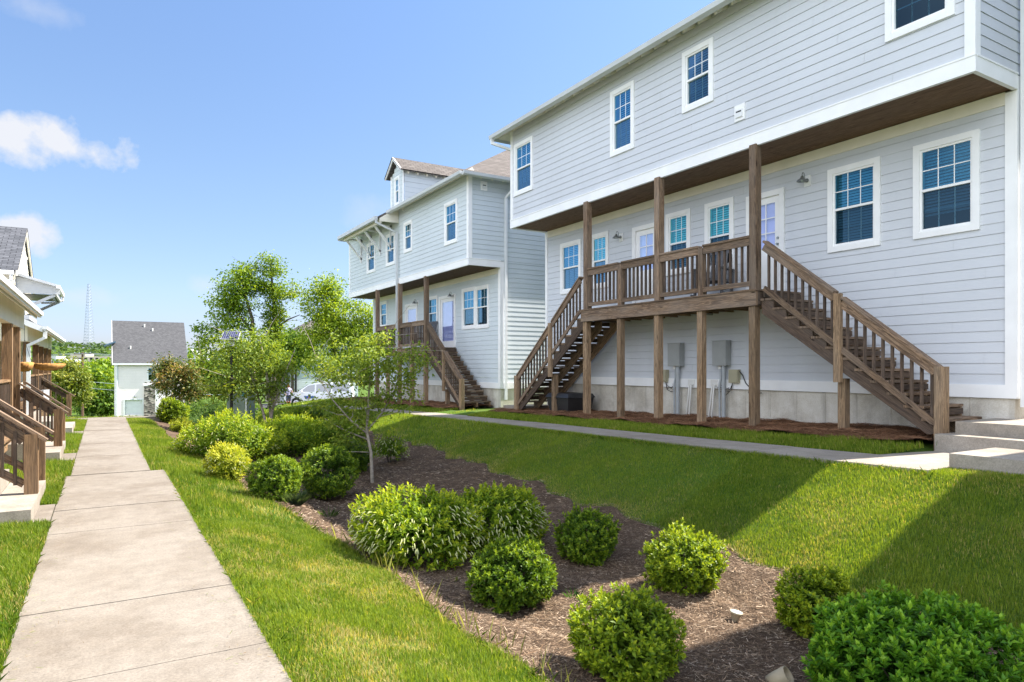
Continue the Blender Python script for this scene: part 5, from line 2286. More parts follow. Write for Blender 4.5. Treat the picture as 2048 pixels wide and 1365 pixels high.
# trees in the valley seen between the cottages and the far house, and right of it
k = 0
for px, py, rx, ry, d, col, lab in [(185, 765, 34, 34, 125, TREEC, 'round green tree left of the far white house'),
                                    (212, 762, 26, 26, 150, TREEC, 'light green tree against the wall of the far white house'),
                                    (150, 752, 30, 22, 190, TREED, 'dark valley tree behind the brown utility pole'),
                                    (205, 738, 30, 14, 240, TREEC, 'distant tree crown just below the hill'),
                                    (110, 752, 30, 24, 210, TREED, 'distant dark tree behind the left magnolia'),
                                    (205, 795, 30, 22, 115, TREED, 'dark low tree beside the far white house'),
                                    (395, 735, 30, 28, 130, TREEC, 'green tree right of the far white house roof'),
                                    (425, 745, 34, 34, 118, TREED, 'darker tree behind the solar lamp pole')]:
    bx, by, bz = onD(px, 830, d)
    bz = H(bx, by)
    zc = onD(px, py, d)
    tr = [[(bx, by, bz - .5), (bx, by, (bz + zc.z) / 2), tuple(zc)]]
    tree('valley_tree', lab, (bx, by, bz), d, [(px, py, rx, ry, 60), (px - rx * .5, py + ry * .7, rx * .8, ry * .7, 30), (px + rx * .5, py + ry * .8, rx * .8, ry * .7, 30)],
         .006 * d, .65, col, 3200, .25, clump=.0125 * d, trunks=tr, seed=30 + k, twig=3, bark='barkdark', group='trees in the valley')
    k += 1

# wooded hill on the horizon
xs = np.linspace(-760, 900, 70)
yd = np.linspace(0, 520, 26)
P, N_, L_, C_ = [], [], [], []


def hill_z(X, Y):
    u = (X + 250) / 260
    return -14 + 80 * np.exp(-((Y - 1180) / 210) ** 2) * (np.exp(-u * u * .9) * .95 + .55 * np.exp(-((X - 420) / 330) ** 2)) + 3 * np.sin(X * .021) + 2 * np.sin(X * .05 + 1)


xs = np.linspace(-900, 1400, 90)
ys_ = np.linspace(760, 1700, 40)
grid_sheet('hill', xs, ys_, lambda X, Y: hill_z(X, Y) - 1, M['ground'])
n = 26000
X = RNG.uniform(-560, 620, n)
Y = RNG.uniform(800, 1230, n)
cell = np.stack([np.round(X / 13), np.round(Y / 13)], 1)
hsh = np.modf(np.sin(cell[:, 0] * 12.9898 + cell[:, 1] * 78.233) * 43758.5453)[0] % 1
dx, dy = X - cell[:, 0] * 13, Y - cell[:, 1] * 13
dome = np.sqrt(np.clip(1 - (dx * dx + dy * dy) / 95, 0, 1))
Z = hill_z(X, Y) + (3 + 6 * hsh) * dome + RNG.uniform(-.6, 1.0, n)
P = np.stack([X, Y, Z], 1)
tint = np.clip(hsh + RNG.normal(0, .15, n), 0, 1)[:, None]
C = np.array([.035, .075, .03]) * (1 - tint) + np.array([.10, .16, .045]) * tint
o = leaf_mesh('hill_woods', P, unit(RNG.normal(0, 1, (n, 3)) * np.array([1, 1, .4])), unit(RNG.normal(0, .6, (n, 3)) + np.array([0, -.3, 1])), RNG.uniform(3, 6, n), RNG.uniform(2.5, 4.5, n), C, M['leaf'])
tag(o, 'wooded green hill on the horizon left of the far white house', 'woods', kind='stuff')

# low pale buildings in the valley and on the skyline
for nm, px0, px1, pyt, pyb, d, mt, lab in [('distant_building', 120, 222, 713, 722, 620, 'farwall2', 'long low tan building below the wooded hill'),
                                         ('distant_building', 96, 128, 718, 727, 560, 'farwall', 'pale flat building below the hill, left of the tan one'),
                                         ('distant_building', 374, 402, 697, 712, 900, 'farwall', 'pale grey block on the skyline right of the far white house'),
                                         ('distant_building', 366, 392, 702, 716, 860, 'farwall', 'lower pale grey block on the skyline beside the taller block')]:
    a, b = onD(px0, pyt, d), onD(px1, pyb, d)
    R = thing(nm, lab, 'building', ((a.x + b.x) / 2, (a.y + b.y) / 2, b.z - 8))
    m = MB()
    u = (b - a)
    u.z = 0
    fwd = Vector((ST, CT, 0)) * 25
    m.prism([a, Vector((b.x, b.y, a.z)), Vector((b.x, b.y, b.z - 8)), Vector((a.x, a.y, b.z - 8))], fwd)
    m.build('block', M[mt], R)
    m = MB()
    a2 = Vector((a.x, a.y, a.z))
    b2 = Vector((b.x, b.y, a.z))
    m.prism([a2 + u * .2, a2 + u * .5, a2 + u * .5 + Vector((0, 0, 2.2)), a2 + u * .2 + Vector((0, 0, 2.2))], fwd * .5)
    m.build('roof_box', M[mt], R)
    m = MB()
    for k in range(9):
        f0, f1 = (k + .25) / 9, (k + .75) / 9
        z0, z1 = a.z - 3.2, a.z - 1.4
        p0, p1 = a + u * f0 - fwd * .003, a + u * f1 - fwd * .003
        m.face([(p0.x, p0.y, z0), (p1.x, p1.y, z0), (p1.x, p1.y, z1), (p0.x, p0.y, z1)])
    m.build('window_row', M['dark'], R)

# ================================================================== MIDDLE DISTANCE THINGS
# lattice mast
d = 1000.0
c = onD(178, 690, d)
zt = EYE + (735 - 569) / FPX * d
zb = float(hill_z(np.array(c.x), np.array(c.y))) - 2
R = thing('radio_mast', 'tall thin lattice mast on the wooded hill', 'mast', (c.x, c.y, zb))
legs = []
for k in range(3):
    a = 2 * math.pi * k / 3 + .5
    m = MB()
    b0 = Vector((c.x + 8.5 * math.cos(a), c.y + 8.5 * math.sin(a), zb))
    b1 = Vector((c.x + 2.0 * math.cos(a), c.y + 2.0 * math.sin(a), zt))
    legs.append((b0, b1))
    m.tube([b0, b1], [.34, .26], 5)
    m.build('leg', M['steel'], R)
nlev = 22
for lv in range(nlev):
    m = MB()
    f0, f1 = lv / nlev, (lv + 1) / nlev
    for k in range(3):
        a0, a1 = legs[k]
        c0, c1 = legs[(k + 1) % 3]
        m.tube([a0.lerp(a1, f1), c0.lerp(c1, f1)], .16, 4)
        m.tube([a0.lerp(a1, f0), c0.lerp(c1, f1)], .10, 4)
    m.build('lattice', M['steel'], R)

# utility pole with cross arm and wires
d = 105.0
t0 = onD(165, 705, d)
R = thing('utility_pole', 'brown wooden utility pole with a cross arm in the valley', 'pole', (t0.x, t0.y, H(t0.x, t0.y)))
m = MB()
m.tube([(t0.x, t0.y, H(t0.x, t0.y) - .5), tuple(t0)], [.19, .14], 8)
m.build('post', M['pole'], R)
m = MB()
s = Vector((CT, -ST, 0))
a = t0 + Vector((0, 0, -.25))
m.beam(a - s * 1.3, a + s * 1.3, .12, .14)
m.build('cross_arm', M['pole'], R)
for k in (-1.2, -.5, .5, 1.2):
    m = MB()
    m.lathe(a + s * k + Vector((0, 0, .07)), [(.0, 0), (.05, 0), (.07, .08), (.04, .16), (0, .18)], 8)
    m.build('insulator', M['steel'], R)
far0, far1 = Vector((-60, 96, t0.z - .4)), Vector((45, 62, t0.z - 1.5))
for i, (k, dz, lab) in enumerate([(-1.2, .1, 'upper power line through the cross arm of the pole'), (1.2, .1, 'second power line through the cross arm of the pole'), (0, -4.2, 'lower telephone line on the pole'), (.1, -5.2, 'lowest telephone line on the pole')]):
    m = MB()
    mid = a + s * k + Vector((0, 0, dz))
    for e in (mid - s * 40 + Vector((0, 8, .3)), mid + s * 40 + Vector((0, -8, -.3))):
        pts = []
        for q in range(11):
            f = q / 10
            p = mid.lerp(e, f)
            p.z -= 4 * f * (1 - f) * .8
            pts.append(p)
        m.tube(pts, .028, 4)
    o = m.build('power_line', M['steel'])
    tag(o, lab, 'wire', 'wires on the utility pole')

# thin grey pole on the right skyline
d = 120.0
t0 = onD(389, 700, d)
R = thing('utility_pole', 'thin grey pole right of the far white house', 'pole', (t0.x, t0.y, H(t0.x, t0.y)))
m = MB()
m.tube([(t0.x, t0.y, H(t0.x, t0.y) - .5), tuple(t0)], [.16, .12], 8)
m.build('post', M['steel'], R)
m = MB()
m.beam(t0 - s * .5 - Vector((0, 0, .3)), t0 + s * .5 - Vector((0, 0, .3)), .1, .1)
m.build('cross_arm', M['steel'], R)

# solar lamp
d = 21.5
b = onD(463, 735, d)
zg = H(b.x, b.y)
zp = EYE + (735 - 671) / FPX * d
R = thing('solar_lamp', 'slim black pole with a tilted solar panel on top among the trees', 'street lamp', (b.x, b.y, zg))
m = MB()
m.tube([(b.x, b.y, zg - .2), (b.x, b.y, zp - .08)], [.05, .04], 10)
m.build('post', M['blackmetal'], R)
cx, cy = b.x, b.y
q = [Vector((cx, cy, zp)) + s * a_ + Vector((ST, CT, 0)) * b_ + Vector((0, 0, c_)) for a_, b_, c_ in ((-.26, -.25, -.13), (.40, -.25, -.13), (.24, .25, .13), (-.42, .25, .13))]
q = [Vector((cx, cy, zp)) + s * a_ + Vector((ST, CT, 0)) * b_ + Vector((0, 0, c_)) for a_, b_, c_ in ((-.25, -.23, -.12), (.30, -.23, -.14), (.20, .23, .13), (-.33, .23, .15))]
m = MB()
nrm = (q[1] - q[0]).cross(q[3] - q[0]).normalized()
m.prism([v - nrm * .03 for v in q], nrm * .028)
o = m.build('panel_frame', M['gutter'], R)
m = MB()
ins = [v.lerp((q[0] + q[1] + q[2] + q[3]) / 4, .05) + nrm * .002 for v in q]
m.face(ins, [(0, 0), (.84, 0), (.84, .6), (0, .6)])
m.build('cells', M['solar'], o)
m = MB()
m.box(cx - .09, cx + .09, cy - .06, cy + .06, zp - .34, zp - .1)
m.build('control_box', M['gutter'], R)

# green utility cabinet
d = 30.0
b = onD(482, 812, d)
zg = H(b.x, b.y)
R = thing('utility_cabinet', 'grey-green utility cabinet with small stickers behind the shrubs', 'cabinet', (b.x, b.y, zg), -TH)
ht = EYE + (735 - 783) / FPX * d - zg
m = MB()
m.box(-.48, .48, -.35, .35, -.05, ht - .04)
m.build('cabinet_body', M['green'], R, local=True, bevel=.02)
m = MB()
m.box(-.51, .51, -.38, .38, ht - .039, ht)
m.build('lid', M['green'], R, local=True, bevel=.012)
m = MB()
m.box(-.38, -.29, -.358, -.351, ht - .22, ht - .08)
m.build('white_sticker', M['paper'], R, local=True)
m = MB()
m.box(.18, .27, -.358, -.351, ht - .18, ht - .06)
m.build('teal_sticker', M['teal'], R, local=True)
m = MB()
m.tube([(.38, -.39, .0), (.38, -.39, ht * .8)], .03)
m.build('marker_post', M['pvc'], R, local=True)


# white van
d = 52.0
b = onD(640, 812, d)
zg = H(b.x, b.y) + .03
zg = EYE - 78 / FPX * d
R = thing('white_van', 'white passenger van with a blue decal parked behind the young trees', 'van', (b.x, b.y, zg), -TH + math.radians(8))
# side profile along local -x (front to the left)
prof = [(-2.45, .38), (-2.5, .75), (-2.35, .98), (-1.55, 1.12), (-.75, 1.66), (-.3, 1.78), (1.2, 1.82), (2.2, 1.78), (2.42, 1.5), (2.5, .95), (2.5, .38)]


def arch(cx_, r=.36, n=8):
    return [(cx_ + r * math.cos(a_), .36 + r * math.sin(a_)) for a_ in np.linspace(0, math.pi, n)]


low = arch(1.6) + arch(-1.6)
poly = prof + [(2.0, .3)] + low + [(-2.0, .3)]
m = MB()
yw = .92


def wid(z):
    return yw - max(0, z - .95) * .2


n0 = len(poly)
m.face([(p_[0], -wid(p_[1]), p_[1]) for p_ in poly])
m.face([(p_[0], wid(p_[1]), p_[1]) for p_ in poly][::-1])
for i_ in range(n0):
    p_, q_ = poly[i_], poly[(i_ + 1) % n0]
    m.face([(p_[0], -wid(p_[1]), p_[1]), (p_[0], wid(p_[1]), p_[1]), (q_[0], wid(q_[1]), q_[1]), (q_[0], -wid(q_[1]), q_[1])])
m.build('body', M['carwhite'], R, local=True)
for nm, pl in (('side_window', [(-1.35, 1.14), (-.72, 1.6), (-.28, 1.68), (-.28, 1.14)]), ('side_window', [(-.16, 1.14), (-.16, 1.7), (.9, 1.72), (.9, 1.14)]), ('side_window', [(1.02, 1.14), (1.02, 1.72), (2.1, 1.68), (2.25, 1.16)])):
    for sg in (-1, 1):
        m = MB()
        m.face([(x_, sg * (wid(z_) + .008), z_) for x_, z_ in (pl if sg < 0 else pl[::-1])])
        m.build(nm, M['carglass'], R, local=True)
m = MB()
m.face([(-1.62, -.78, 1.13), (-1.62, .78, 1.13), (-.82, .70, 1.64), (-.82, -.70, 1.64)])
m.build('windscreen', M['carglass'], R, local=True)
for wx in (-1.6, 1.6):
    for sg in (-1, 1):
        m = MB()
        m.lathe((wx, sg * .80, .33), [(.0, -.1), (.30, -.1), (.33, -.06), (.33, .06), (.30, .1), (.0, .1)], 20, 'Y')
        w_ = m.build('wheel', M['tyre'], R, True, True)
        m = MB()
        m.lathe((wx, sg * .905, .33), [(.0, sg * .012), (.12, sg * .01), (.2, 0), (.21, -sg * .02)], 14, 'Y')
        m.build('rim', M['rim'], w_, True, True)
m = MB()
m.prism([(-.95, -.935, .62), (-.35, -.935, .66), (-.2, -.935, .82), (-.5, -.935, .80), (-.62, -.935, .95), (-.8, -.935, .82), (-1.05, -.935, .84)], (0, -.004, 0))
m.build('decal', M['decal'], R, local=True)
m = MB()
m.prism([(-.75, -.941, .68), (-.55, -.941, .70), (-.58, -.941, .76), (-.76, -.941, .74)], (0, -.003, 0))
m.build('decal', M['decal2'], R, local=True)
for sg in (-1, 1):
    m = MB()
    m.prism([(-2.49, sg * .6, .72), (-2.49, sg * .9, .72), (-2.36, sg * .88, .92), (-2.36, sg * .62, .92)], (-.03, 0, 0))
    m.build('headlight', M['lens'], R, local=True)
    m = MB()
    m.beam((-1.2, sg * .93, 1.15), (-1.15, sg * 1.12, 1.18), .12, .14)
    m.build('mirror', M['carwhite'], R, local=True)


# person beside the van
def skin_body(name, verts, edges, radii, mat, parent, sub=2):
    me = D.meshes.new(name)
    me.from_pydata(verts, edges, [])
    o = D.objects.new(name, me)
    COL.objects.link(o)
    o.parent = parent
    me.materials.append(mat)
    sk = o.modifiers.new('skin', 'SKIN')
    for v, r_ in zip(me.skin_vertices[0].data, radii):
        v.radius = r_ if isinstance(r_, tuple) else (r_, r_)
    me.skin_vertices[0].data[0].use_root = True
    ss = o.modifiers.new('smooth', 'SUBSURF')
    ss.levels = ss.render_levels = sub
    sk.use_smooth_shade = True
    return o


d = 50.0
b = onD(577, 813, d)
zg = EYE - 79 / FPX * d
R = thing('person', 'person in lavender top and navy shorts with orange socks walking in front of the van', 'person', (b.x, b.y, zg), -TH + .5)
Vv = [(0, 0, .82), (0, -.01, 1.0), (0, 0, 1.2), (0, .01, 1.32), (0, 0, 1.4), (0, -.01, 1.52),
      (-.09, 0, .78), (-.10, -.08, .44), (-.10, .02, .08), (-.10, -.13, .04),
      (.09, 0, .78), (.10, .08, .44), (.10, .20, .1), (.10, .06, .04),
      (-.17, .01, 1.3), (-.24, .04, 1.05), (-.2, -.12, .88), (-.19, -.18, .83),
      (.17, .01, 1.3), (.25, -.02, 1.06), (.2, -.2, 1.0), (.17, -.27, 1.0)]
Ee = [(0, 1), (1, 2), (2, 3), (3, 4), (4, 5), (0, 6), (6, 7), (7, 8), (8, 9), (0, 10), (10, 11), (11, 12), (12, 13), (3, 14), (14, 15), (15, 16), (16, 17), (3, 18), (18, 19), (19, 20), (20, 21)]
Rr = [(.14, .1), (.12, .09), (.15, .1), (.12, .08), .05, (.085, .1), .085, .055, .036, .035, .085, .055, .036, .035, .055, .04, .028, .03, .055, .04, .028, .03]
skin_body('body', Vv, Ee, Rr, M['skin'], R)
m = MB()
m.lathe((0, 0, 0), [(.165, .84), (.15, .95), (.155, 1.05), (.185, 1.2), (.175, 1.3), (.1, 1.38), (.055, 1.4)], 16)
for v in m.v:
    v.y *= .72
m.build('shirt', M['shirt'], R, True, True)
for sx, y1 in ((-1, -.08), (1, .08)):
    m = MB()
    m.tube([(sx * .05, 0, .86), (sx * .09, y1 * .4, .66), (sx * .1, y1, .44)], [.12, .105, .085], 12)
    m.build('trouser_leg', M['shorts'], R, True, True)
    m = MB()
    m.tube([(sx * .1, y1, .40), (sx * .1, y1 + .08, .2), (sx * .1, y1 + .12 if sx > 0 else .02, .08)], [.062, .055, .048], 10)
    m.build('sock', M['boots'], R, True, True)
for sx in (-1, 1):
    m = MB()
    m.tube([(sx * .16, .01, 1.31), (sx * .21, .02, 1.17), (sx * .235, .02, 1.08)], [.07, .065, .06], 10)
    m.build('sleeve', M['shirt'], R, True, True)
m = MB()
m.lathe((0, .015, 1.535), [(.0, .115), (.06, .10), (.095, .05), (.10, -.02), (.085, -.09), (.06, -.1)], 14)
m.build('hair', M['hair'], R, True, True)
m = MB()
m.box(-.13, .13, .1, .26, .98, 1.34)
m.build('backpack', M['black'], R, local=True, bevel=.04)

# landscape spotlights on the mulch
x, y, z, d = place(1469, 1246)
R = thing('landscape_light', 'upright beige cone spotlight with glass top on the sunlit mulch', 'garden light', (x, y, z))
m = MB()
m.lathe((0, 0, 0), [(0, -.06), (.02, -.05), (.022, .0), (.028, .02), (.05, .075), (.056, .08), (.056, .09), (.05, .092), (.045, .084), (.0, .08)], 18)
m.build('housing', M['cone'], R, True, True)
m = MB()
m.lathe((0, 0, 0), [(.052, .0921), (.03, .097), (0, .098)], 18)
m.build('lens', M['lens'], R, True, True)
R.rotation_euler = (.12, .15, 0)
x, y, z, d = place(1562, 1374)
R = thing('landscape_light', 'beige open spotlight lying at the bottom edge beside the big leafy shrub', 'garden light', (x, y, z + .055))
m = MB()
m.lathe((0, 0, 0), [(0, -.10), (.05, -.09), (.058, -.03), (.062, .06), (.055, .062), (.05, .05), (.045, -.02), (0, -.03)], 20)
m.build('housing', M['cone'], R, True, True)
m = MB()
m.lathe((0, 0, 0), [(.044, -.015), (0, -.012)], 20)
m.build('lens', M['black'], R, True, True)
m = MB()
m.tube([(.0, .0, -.1), (.09, .0, -.08), (.14, .0, .0)], .03)
m.build('bracket', M['decal'], R, local=True)
R.rotation_euler = (math.radians(55), 0, math.radians(25))

# ================================================================== GRASS, MULCH AND STRAW LITTER


def vnoise(X, Y, s, seed=0):
    """cheap smooth value noise"""
    x, y = X * s, Y * s
    xi, yi = np.floor(x), np.floor(y)
    fx_, fy_ = x - xi, y - yi
    fx_, fy_ = fx_ * fx_ * (3 - 2 * fx_), fy_ * fy_ * (3 - 2 * fy_)

    def h(a, b):
        v = np.sin(a * 127.1 + b * 311.7 + seed * 74.7) * 43758.5453
        return v - np.floor(v)
    return (h(xi, yi) * (1 - fx_) + h(xi + 1, yi) * fx_) * (1 - fy_) + (h(xi, yi + 1) * (1 - fx_) + h(xi + 1, yi + 1) * fx_) * fy_


def in_walk(X, Y, pad=0):
    wl_ = np.interp(Y, [4.1, 9.5, 14, 20, 26, 31], [7.85, 7.95, 8.1, 8.1, 7.9, 7.6]) - pad
    wr_ = np.interp(Y, [4.1, 9.5, 14, 20, 26, 31], [8.92, 8.92, 9.05, 9.05, 8.9, 8.6]) + pad
    a = (X > wl_) & (X < wr_) & (Y > 4.1)
    a |= (X > 7.85 - pad) & (X < 10.3) & (Y > 4.1) & (Y < np.interp(X, [8.9, 9.5, 10.1], [5.3, 5.2, 5.05]))
    a |= (X > 8.28 - pad) & (X < 9.35) & (Y < 4.12)
    a |= (X > 9.95) & (Y < 5.15)
    a |= (X > 9.0) & (X < 11.5) & (Y > 17.6) & (Y < 18.9)
    a |= (X > 9.0) & (X < 10.2) & (Y > 19.0) & (Y < 20.0)
    return a


def lawn_mask(X, Y):
    hard = in_walk(X, Y, -.01)
    hard |= (X > -.48) & (X < .87) & (Y < 12.7)
    hard |= (X > -.42) & (X < .67) & (Y >= 12.7) & (Y < 27)
    hard |= (X < -1.02) & (Y > 8.9) & (Y < 11.3)
    hard |= (X < -1.02) & (Y > 14.7) & (Y < 17.1)
    hard |= (X < -1.02) & (Y > 20.5) & (Y < 22.9)
    hard |= (X > -1.1) & (X < -.4) & (((Y > 9.0) & (Y < 10.15)) | ((Y > 14.8) & (Y < 16)) | ((Y > 20.6) & (Y < 21.4)))
    hard |= (X < -1.40) & (Y > 8.0)
    hard |= (Y > 26.0) & (Y < 27.0) & (X < 5)
    hard |= (X > 9.78 + .07 * np.sin(Y * 2.3)) & (Y > 5.1) & (Y < 17.3)
    hard |= (X > 9.9 + .12 * np.sin(Y * 2.3)) & (Y > 20.0) & (Y < 33)
    hard |= X > 11.4
    bed = (X > bedL(Y) + .03) & (X < bedR(Y) - .02) & (Y < 27)
    return ~(hard | bed)


def grass(name, x0, x1, y0, y1, dens, label_seed, hmin, hmax, wid_, lvl=3, dmin=0, dmax=60):
    n = int((x1 - x0) * (y1 - y0) * dens)
    X = RNG.uniform(x0, x1, n)
    Y = RNG.uniform(y0, y1, n)
    dd = Y * CT + X * ST
    px = CX + FPX * (X * CT - Y * ST) / np.maximum(dd, .1)
    ok = lawn_mask(X, Y) & (dd > max(2.2, dmin)) & (dd < dmax) & (px > -250) & (px < 2350)
    dry = vnoise(X, Y, 1.6, 3) * .6 + vnoise(X, Y, 4.3, 5) * .4
    near_l = np.exp(-((X - 1.55) / .55) ** 2) * ((X > .8) & (X < 3)) * (.55 + .45 * np.clip((10 - Y) / 5, 0, 1))
    edge = np.clip(1 - np.abs(X - bedR(Y)) / .28, 0, 1) * (X > 4) + np.clip(1 - np.abs(X - bedL(Y)) / .15, 0, 1) * .3
    dryness = np.clip((dry - .50) * 2.6, 0, 1) * (.30 + .75 * near_l) + edge * .55 * (vnoise(X, Y, 3, 8) > .35)
    bald = (np.clip((dry - .62) * 4, 0, 1) * near_l > RNG.random(n) * 1.2)
    ok &= ~bald
    X, Y, dryness = X[ok], Y[ok], dryness[ok]
    n = len(X)
    Z = ground_z(X, Y)
    lush = vnoise(X, Y, .9, 11) * .5 + vnoise(X, Y, 5, 12) * .5
    h = RNG.uniform(hmin, hmax, n) * (.72 + .55 * lush) * (1 - .35 * dryness)
    az = RNG.uniform(0, 2 * np.pi, n)
    comb = vnoise(X, Y, 2.2, 21) * 2 * np.pi
    lx = np.cos(az) * .8 + np.cos(comb) * .2
    ly = np.sin(az) * .8 + np.sin(comb) * .2
    lean = RNG.uniform(.15, .75, n) + .3 * dryness
    sx, sy = -np.sin(az), np.cos(az)
    w = wid_ * RNG.uniform(.7, 1.25, n)
    b0 = np.stack([X - sx * w / 2, Y - sy * w / 2, Z - .01], 1)
    b1 = np.stack([X + sx * w / 2, Y + sy * w / 2, Z - .01], 1)
    g = np.clip(RNG.normal(.47, .31, n) + (lush - .5) * .7 + (vnoise(X, Y, .35, 31) - .5) * .4, 0, 1)[:, None]
    cg = np.array([.075, .155, .014]) * (1 - g) + np.array([.31, .39, .05]) * g
    cd = np.array([.50, .43, .16]) * RNG.uniform(.7, 1.2, (n, 1))
    pick = (RNG.random(n) < np.clip(dryness, .03, .9))[:, None]
    Cb = np.where(pick, cd, cg)
    tip = np.stack([X + lx * lean * h, Y + ly * lean * h, Z + h * (1 - .25 * lean)], 1)
    if lvl == 3:
        mx, my, mz = X + lx * lean * h * .35, Y + ly * lean * h * .35, Z + h * .58
        m0 = np.stack([mx - sx * w * .4, my - sy * w * .4, mz], 1)
        m1 = np.stack([mx + sx * w * .4, my + sy * w * .4, mz], 1)
        V = np.stack([b0, b1, m0, m1, tip], 1).reshape(-1, 3)
        i = np.arange(n)[:, None] * 5
        F = np.concatenate([i + np.array([[0, 1, 3]]), i + np.array([[0, 3, 2]]), i + np.array([[2, 3, 4]])], 1).reshape(-1, 3)
        Cc = np.stack([Cb, Cb, Cb, Cb, Cb], 1).reshape(-1, 3)
    else:
        V = np.stack([b0, b1, tip], 1).reshape(-1, 3)
        F = np.arange(n * 3).reshape(-1, 3)
        Cc = np.repeat(Cb, 3, 0)
    o = np_mesh(name, V, F, Cc, M['grass'])
    tag(o, kind='stuff')
    return o


# left strip and verge near the camera
grass('grass', -1.4, -.46, 2.0, 12, 9500, 1, .04, .10, .005)
grass('grass', .86, 2.6, 1.8, 8.5, 12000, 2, .03, .07, .0045)
grass('grass', .64, 2.5, 8.5, 27.5, 2600, 3, .05, .11, .010, 1)
grass('grass', -2.2, -.4, 12, 27, 2200, 4, .05, .11, .010, 1)
grass('grass', 5.4, 8.3, 1.0, 6.5, 11000, 5, .025, .058, .0045)
grass('grass', 5.4, 9.95, 6.5, 14, 6500, 6, .025, .06, .0065, 1)
grass('grass', 4.8, 10.1, 14, 34, 1500, 7, .04, .09, .013, 1)
grass('grass', 8.9, 10.2, 5, 17.6, 3800, 8, .045, .10, .008)
grass('grass', -4, 12, 27, 40, 260, 9, .06, .14, .03, 1)
# long stray blades leaning over the path edges and the bed border
for nm, fx_, nn, yr in (('edge_grass', lambda y: -.50 - RNG.random(len(y)) * .05, 420, (2.2, 12.5)), ('edge_grass', lambda y: .89 + RNG.random(len(y)) * .06, 260, (2.4, 12.7)),
                        ('edge_grass', lambda y: bedL(y) + RNG.normal(0, .06, len(y)), 500, (2.2, 12)), ('edge_grass', lambda y: 7.83 - RNG.random(len(y)) * .1, 420, (4, 14))):
    Y = RNG.uniform(*yr, nn)
    X = fx_(Y)
    ok = np.ones(nn, bool)
    if nm == 'edge_grass' and X.mean() < 0:
        ok = lawn_mask(X - .03, Y)
    X, Y = X[ok], Y[ok]
    n = len(X)
    P = np.stack([X, Y, ground_z(X, Y) - .005], 1)
    az = RNG.uniform(0, 6.28, n)
    le = RNG.uniform(.3, 1.1, n)
    Dr = np.stack([np.cos(az) * le, np.sin(az) * le, np.ones(n)], 1)
    N = np.stack([-np.cos(az), -np.sin(az), le], 1)
    g = RNG.random((n, 1))
    tan = (RNG.random((n, 1)) < .12)
    C = np.where(tan, np.array([.36, .33, .12]), np.array([.06, .14, .012]) * (1 - g) + np.array([.2, .31, .03]) * g)
    tag(leaf_mesh(nm, P, Dr, N, RNG.uniform(.05, .12, n), .0036, C, M['grass'], None, 0, .25), kind='stuff')

# thin seed stalks along the left border of the bed
n = 110
Y = RNG.uniform(3.4, 8.0, n)
X = bedL(Y) + RNG.normal(.02, .05, n)
P = np.stack([X, Y, ground_z(X, Y)], 1)
az = RNG.uniform(0, 6.28, n)
le = RNG.uniform(.05, .4, n)
Dr = np.stack([np.cos(az) * le, np.sin(az) * le, np.ones(n)], 1)
N = np.stack([-np.cos(az), -np.sin(az), le], 1)
tag(leaf_mesh('seed_stalks', P, Dr, N, RNG.uniform(.14, .26, n), .003, np.array([.36, .38, .14]) * RNG.uniform(.7, 1.2, (n, 1)), M['grass'], None, 0, .12), kind='stuff')

# bark chips


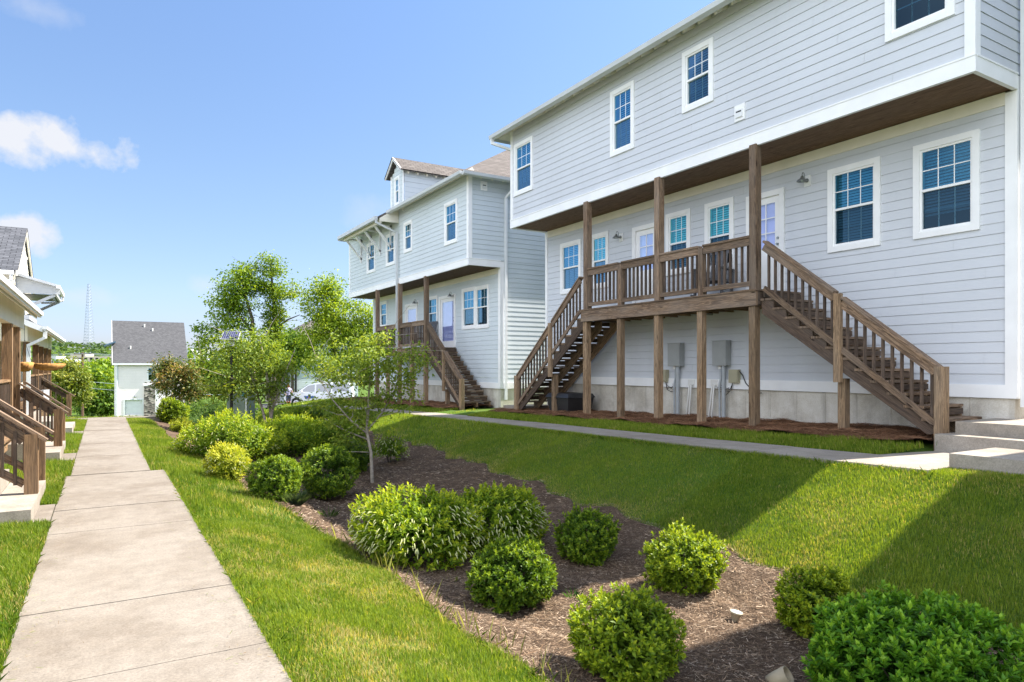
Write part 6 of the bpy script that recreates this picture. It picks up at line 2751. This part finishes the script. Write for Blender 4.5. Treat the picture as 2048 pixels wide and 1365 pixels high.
def litter(name, n, xf, yr, length, width, cols, zfun, flat=.35, curl=0.0, mat='chips', align=None):
    Y = RNG.uniform(*yr, n)
    dd0 = RNG.random(n)
    X = xf(Y)
    dd = Y * CT + X * ST
    px = CX + FPX * (X * CT - Y * ST) / np.maximum(dd, .1)
    ok = (px > -200) & (px < 2300) & (dd > 2.3)
    X, Y = X[ok], Y[ok]
    n = len(X)
    az = RNG.uniform(0, 2 * np.pi, n) if align is None else align + RNG.normal(0, .7, n)
    Dr = np.stack([np.cos(az), np.sin(az), RNG.normal(0, flat * .5, n)], 1)
    N = np.stack([RNG.normal(0, flat, n), RNG.normal(0, flat, n), np.ones(n)], 1)
    L = RNG.uniform(*length, n) * RNG.uniform(.6, 1.2, n)
    Wd = RNG.uniform(*width, n)
    Z = zfun(X, Y) + RNG.uniform(.0, .022, n)
    P = np.stack([X, Y, Z], 1) - unit(Dr) * L[:, None] * .5
    Dr = unit(Dr)
    S = unit(np.cross(unit(N), Dr))
    N = np.cross(Dr, S)
    a, b = P, P + Dr * L[:, None]
    th = (Wd * .35)[:, None]
    hw_ = (Wd / 2)[:, None]
    tp = RNG.uniform(.35, 1.0, (n, 1))
    V = np.stack([a - S * hw_ * tp, a + S * hw_ * tp, b + S * hw_, b - S * hw_ * .7, (a + b) / 2 + N * th], 1).reshape(-1, 3)
    i = np.arange(n)[:, None] * 5
    F = np.concatenate([i + np.array([[0, 1, 4]]), i + np.array([[1, 2, 4]]), i + np.array([[2, 3, 4]]), i + np.array([[3, 0, 4]])], 1).reshape(-1, 3)
    ci = RNG.integers(0, len(cols), n)
    C = np.array(cols)[ci] * RNG.uniform(.6, 1.3, (n, 1))
    o = np_mesh(name, V, F, np.repeat(C, 5, 0), M[mat])
    tag(o, kind='stuff')


CH = [(.17, .11, .07), (.30, .208, .135), (.085, .057, .039), (.23, .162, .108), (.195, .135, .09), (.12, .081, .054), (.46, .36, .26)]


def bx_(Y):
    u = RNG.random(len(Y))
    return bedL(Y) * (1 - u) + bedR(Y) * u


litter('bark_chips', 95000, bx_, (1.0, 8.5), (.018, .062), (.0022, .0058), CH, bed_z)
litter('bark_chips', 26000, bx_, (8.5, 20), (.03, .09), (.006, .014), CH, bed_z)
litter('bark_twigs', 2200, bx_, (1.5, 9), (.08, .20), (.003, .007), [(.30, .21, .13), (.16, .10, .06)], bed_z)
ST_ = [(.25, .125, .065), (.15, .075, .04), (.36, .20, .11), (.28, .14, .075)]


def straw_z(X, Y):
    return ground_z(X, Y) + .065 + .03 * np.sin(X * 5 + Y * 3) + .012 * np.sin(X * 9 - Y * 8)


litter('pine_needles', 26000, lambda Y: RNG.uniform(9.7, 11.42, len(Y)), (5.3, 17.5), (.09, .2), (.004, .008), ST_, straw_z, .3)
litter('pine_needles', 5000, lambda Y: RNG.uniform(9.7, 11.42, len(Y)), (20.2, 30), (.12, .25), (.006, .012), ST_, straw_z, .3)
# dry clippings blown onto the path
litter('grass_clippings', 420, lambda Y: np.where(RNG.random(len(Y)) < .5, -.47 + np.abs(RNG.normal(0, .12, len(Y))), .86 - np.abs(RNG.normal(0, .16, len(Y)))), (2.3, 12.5), (.02, .05), (.002, .004),
       [(.13, .17, .04), (.26, .22, .10), (.16, .11, .06)], lambda X, Y: np.full(len(X), .004), .15)
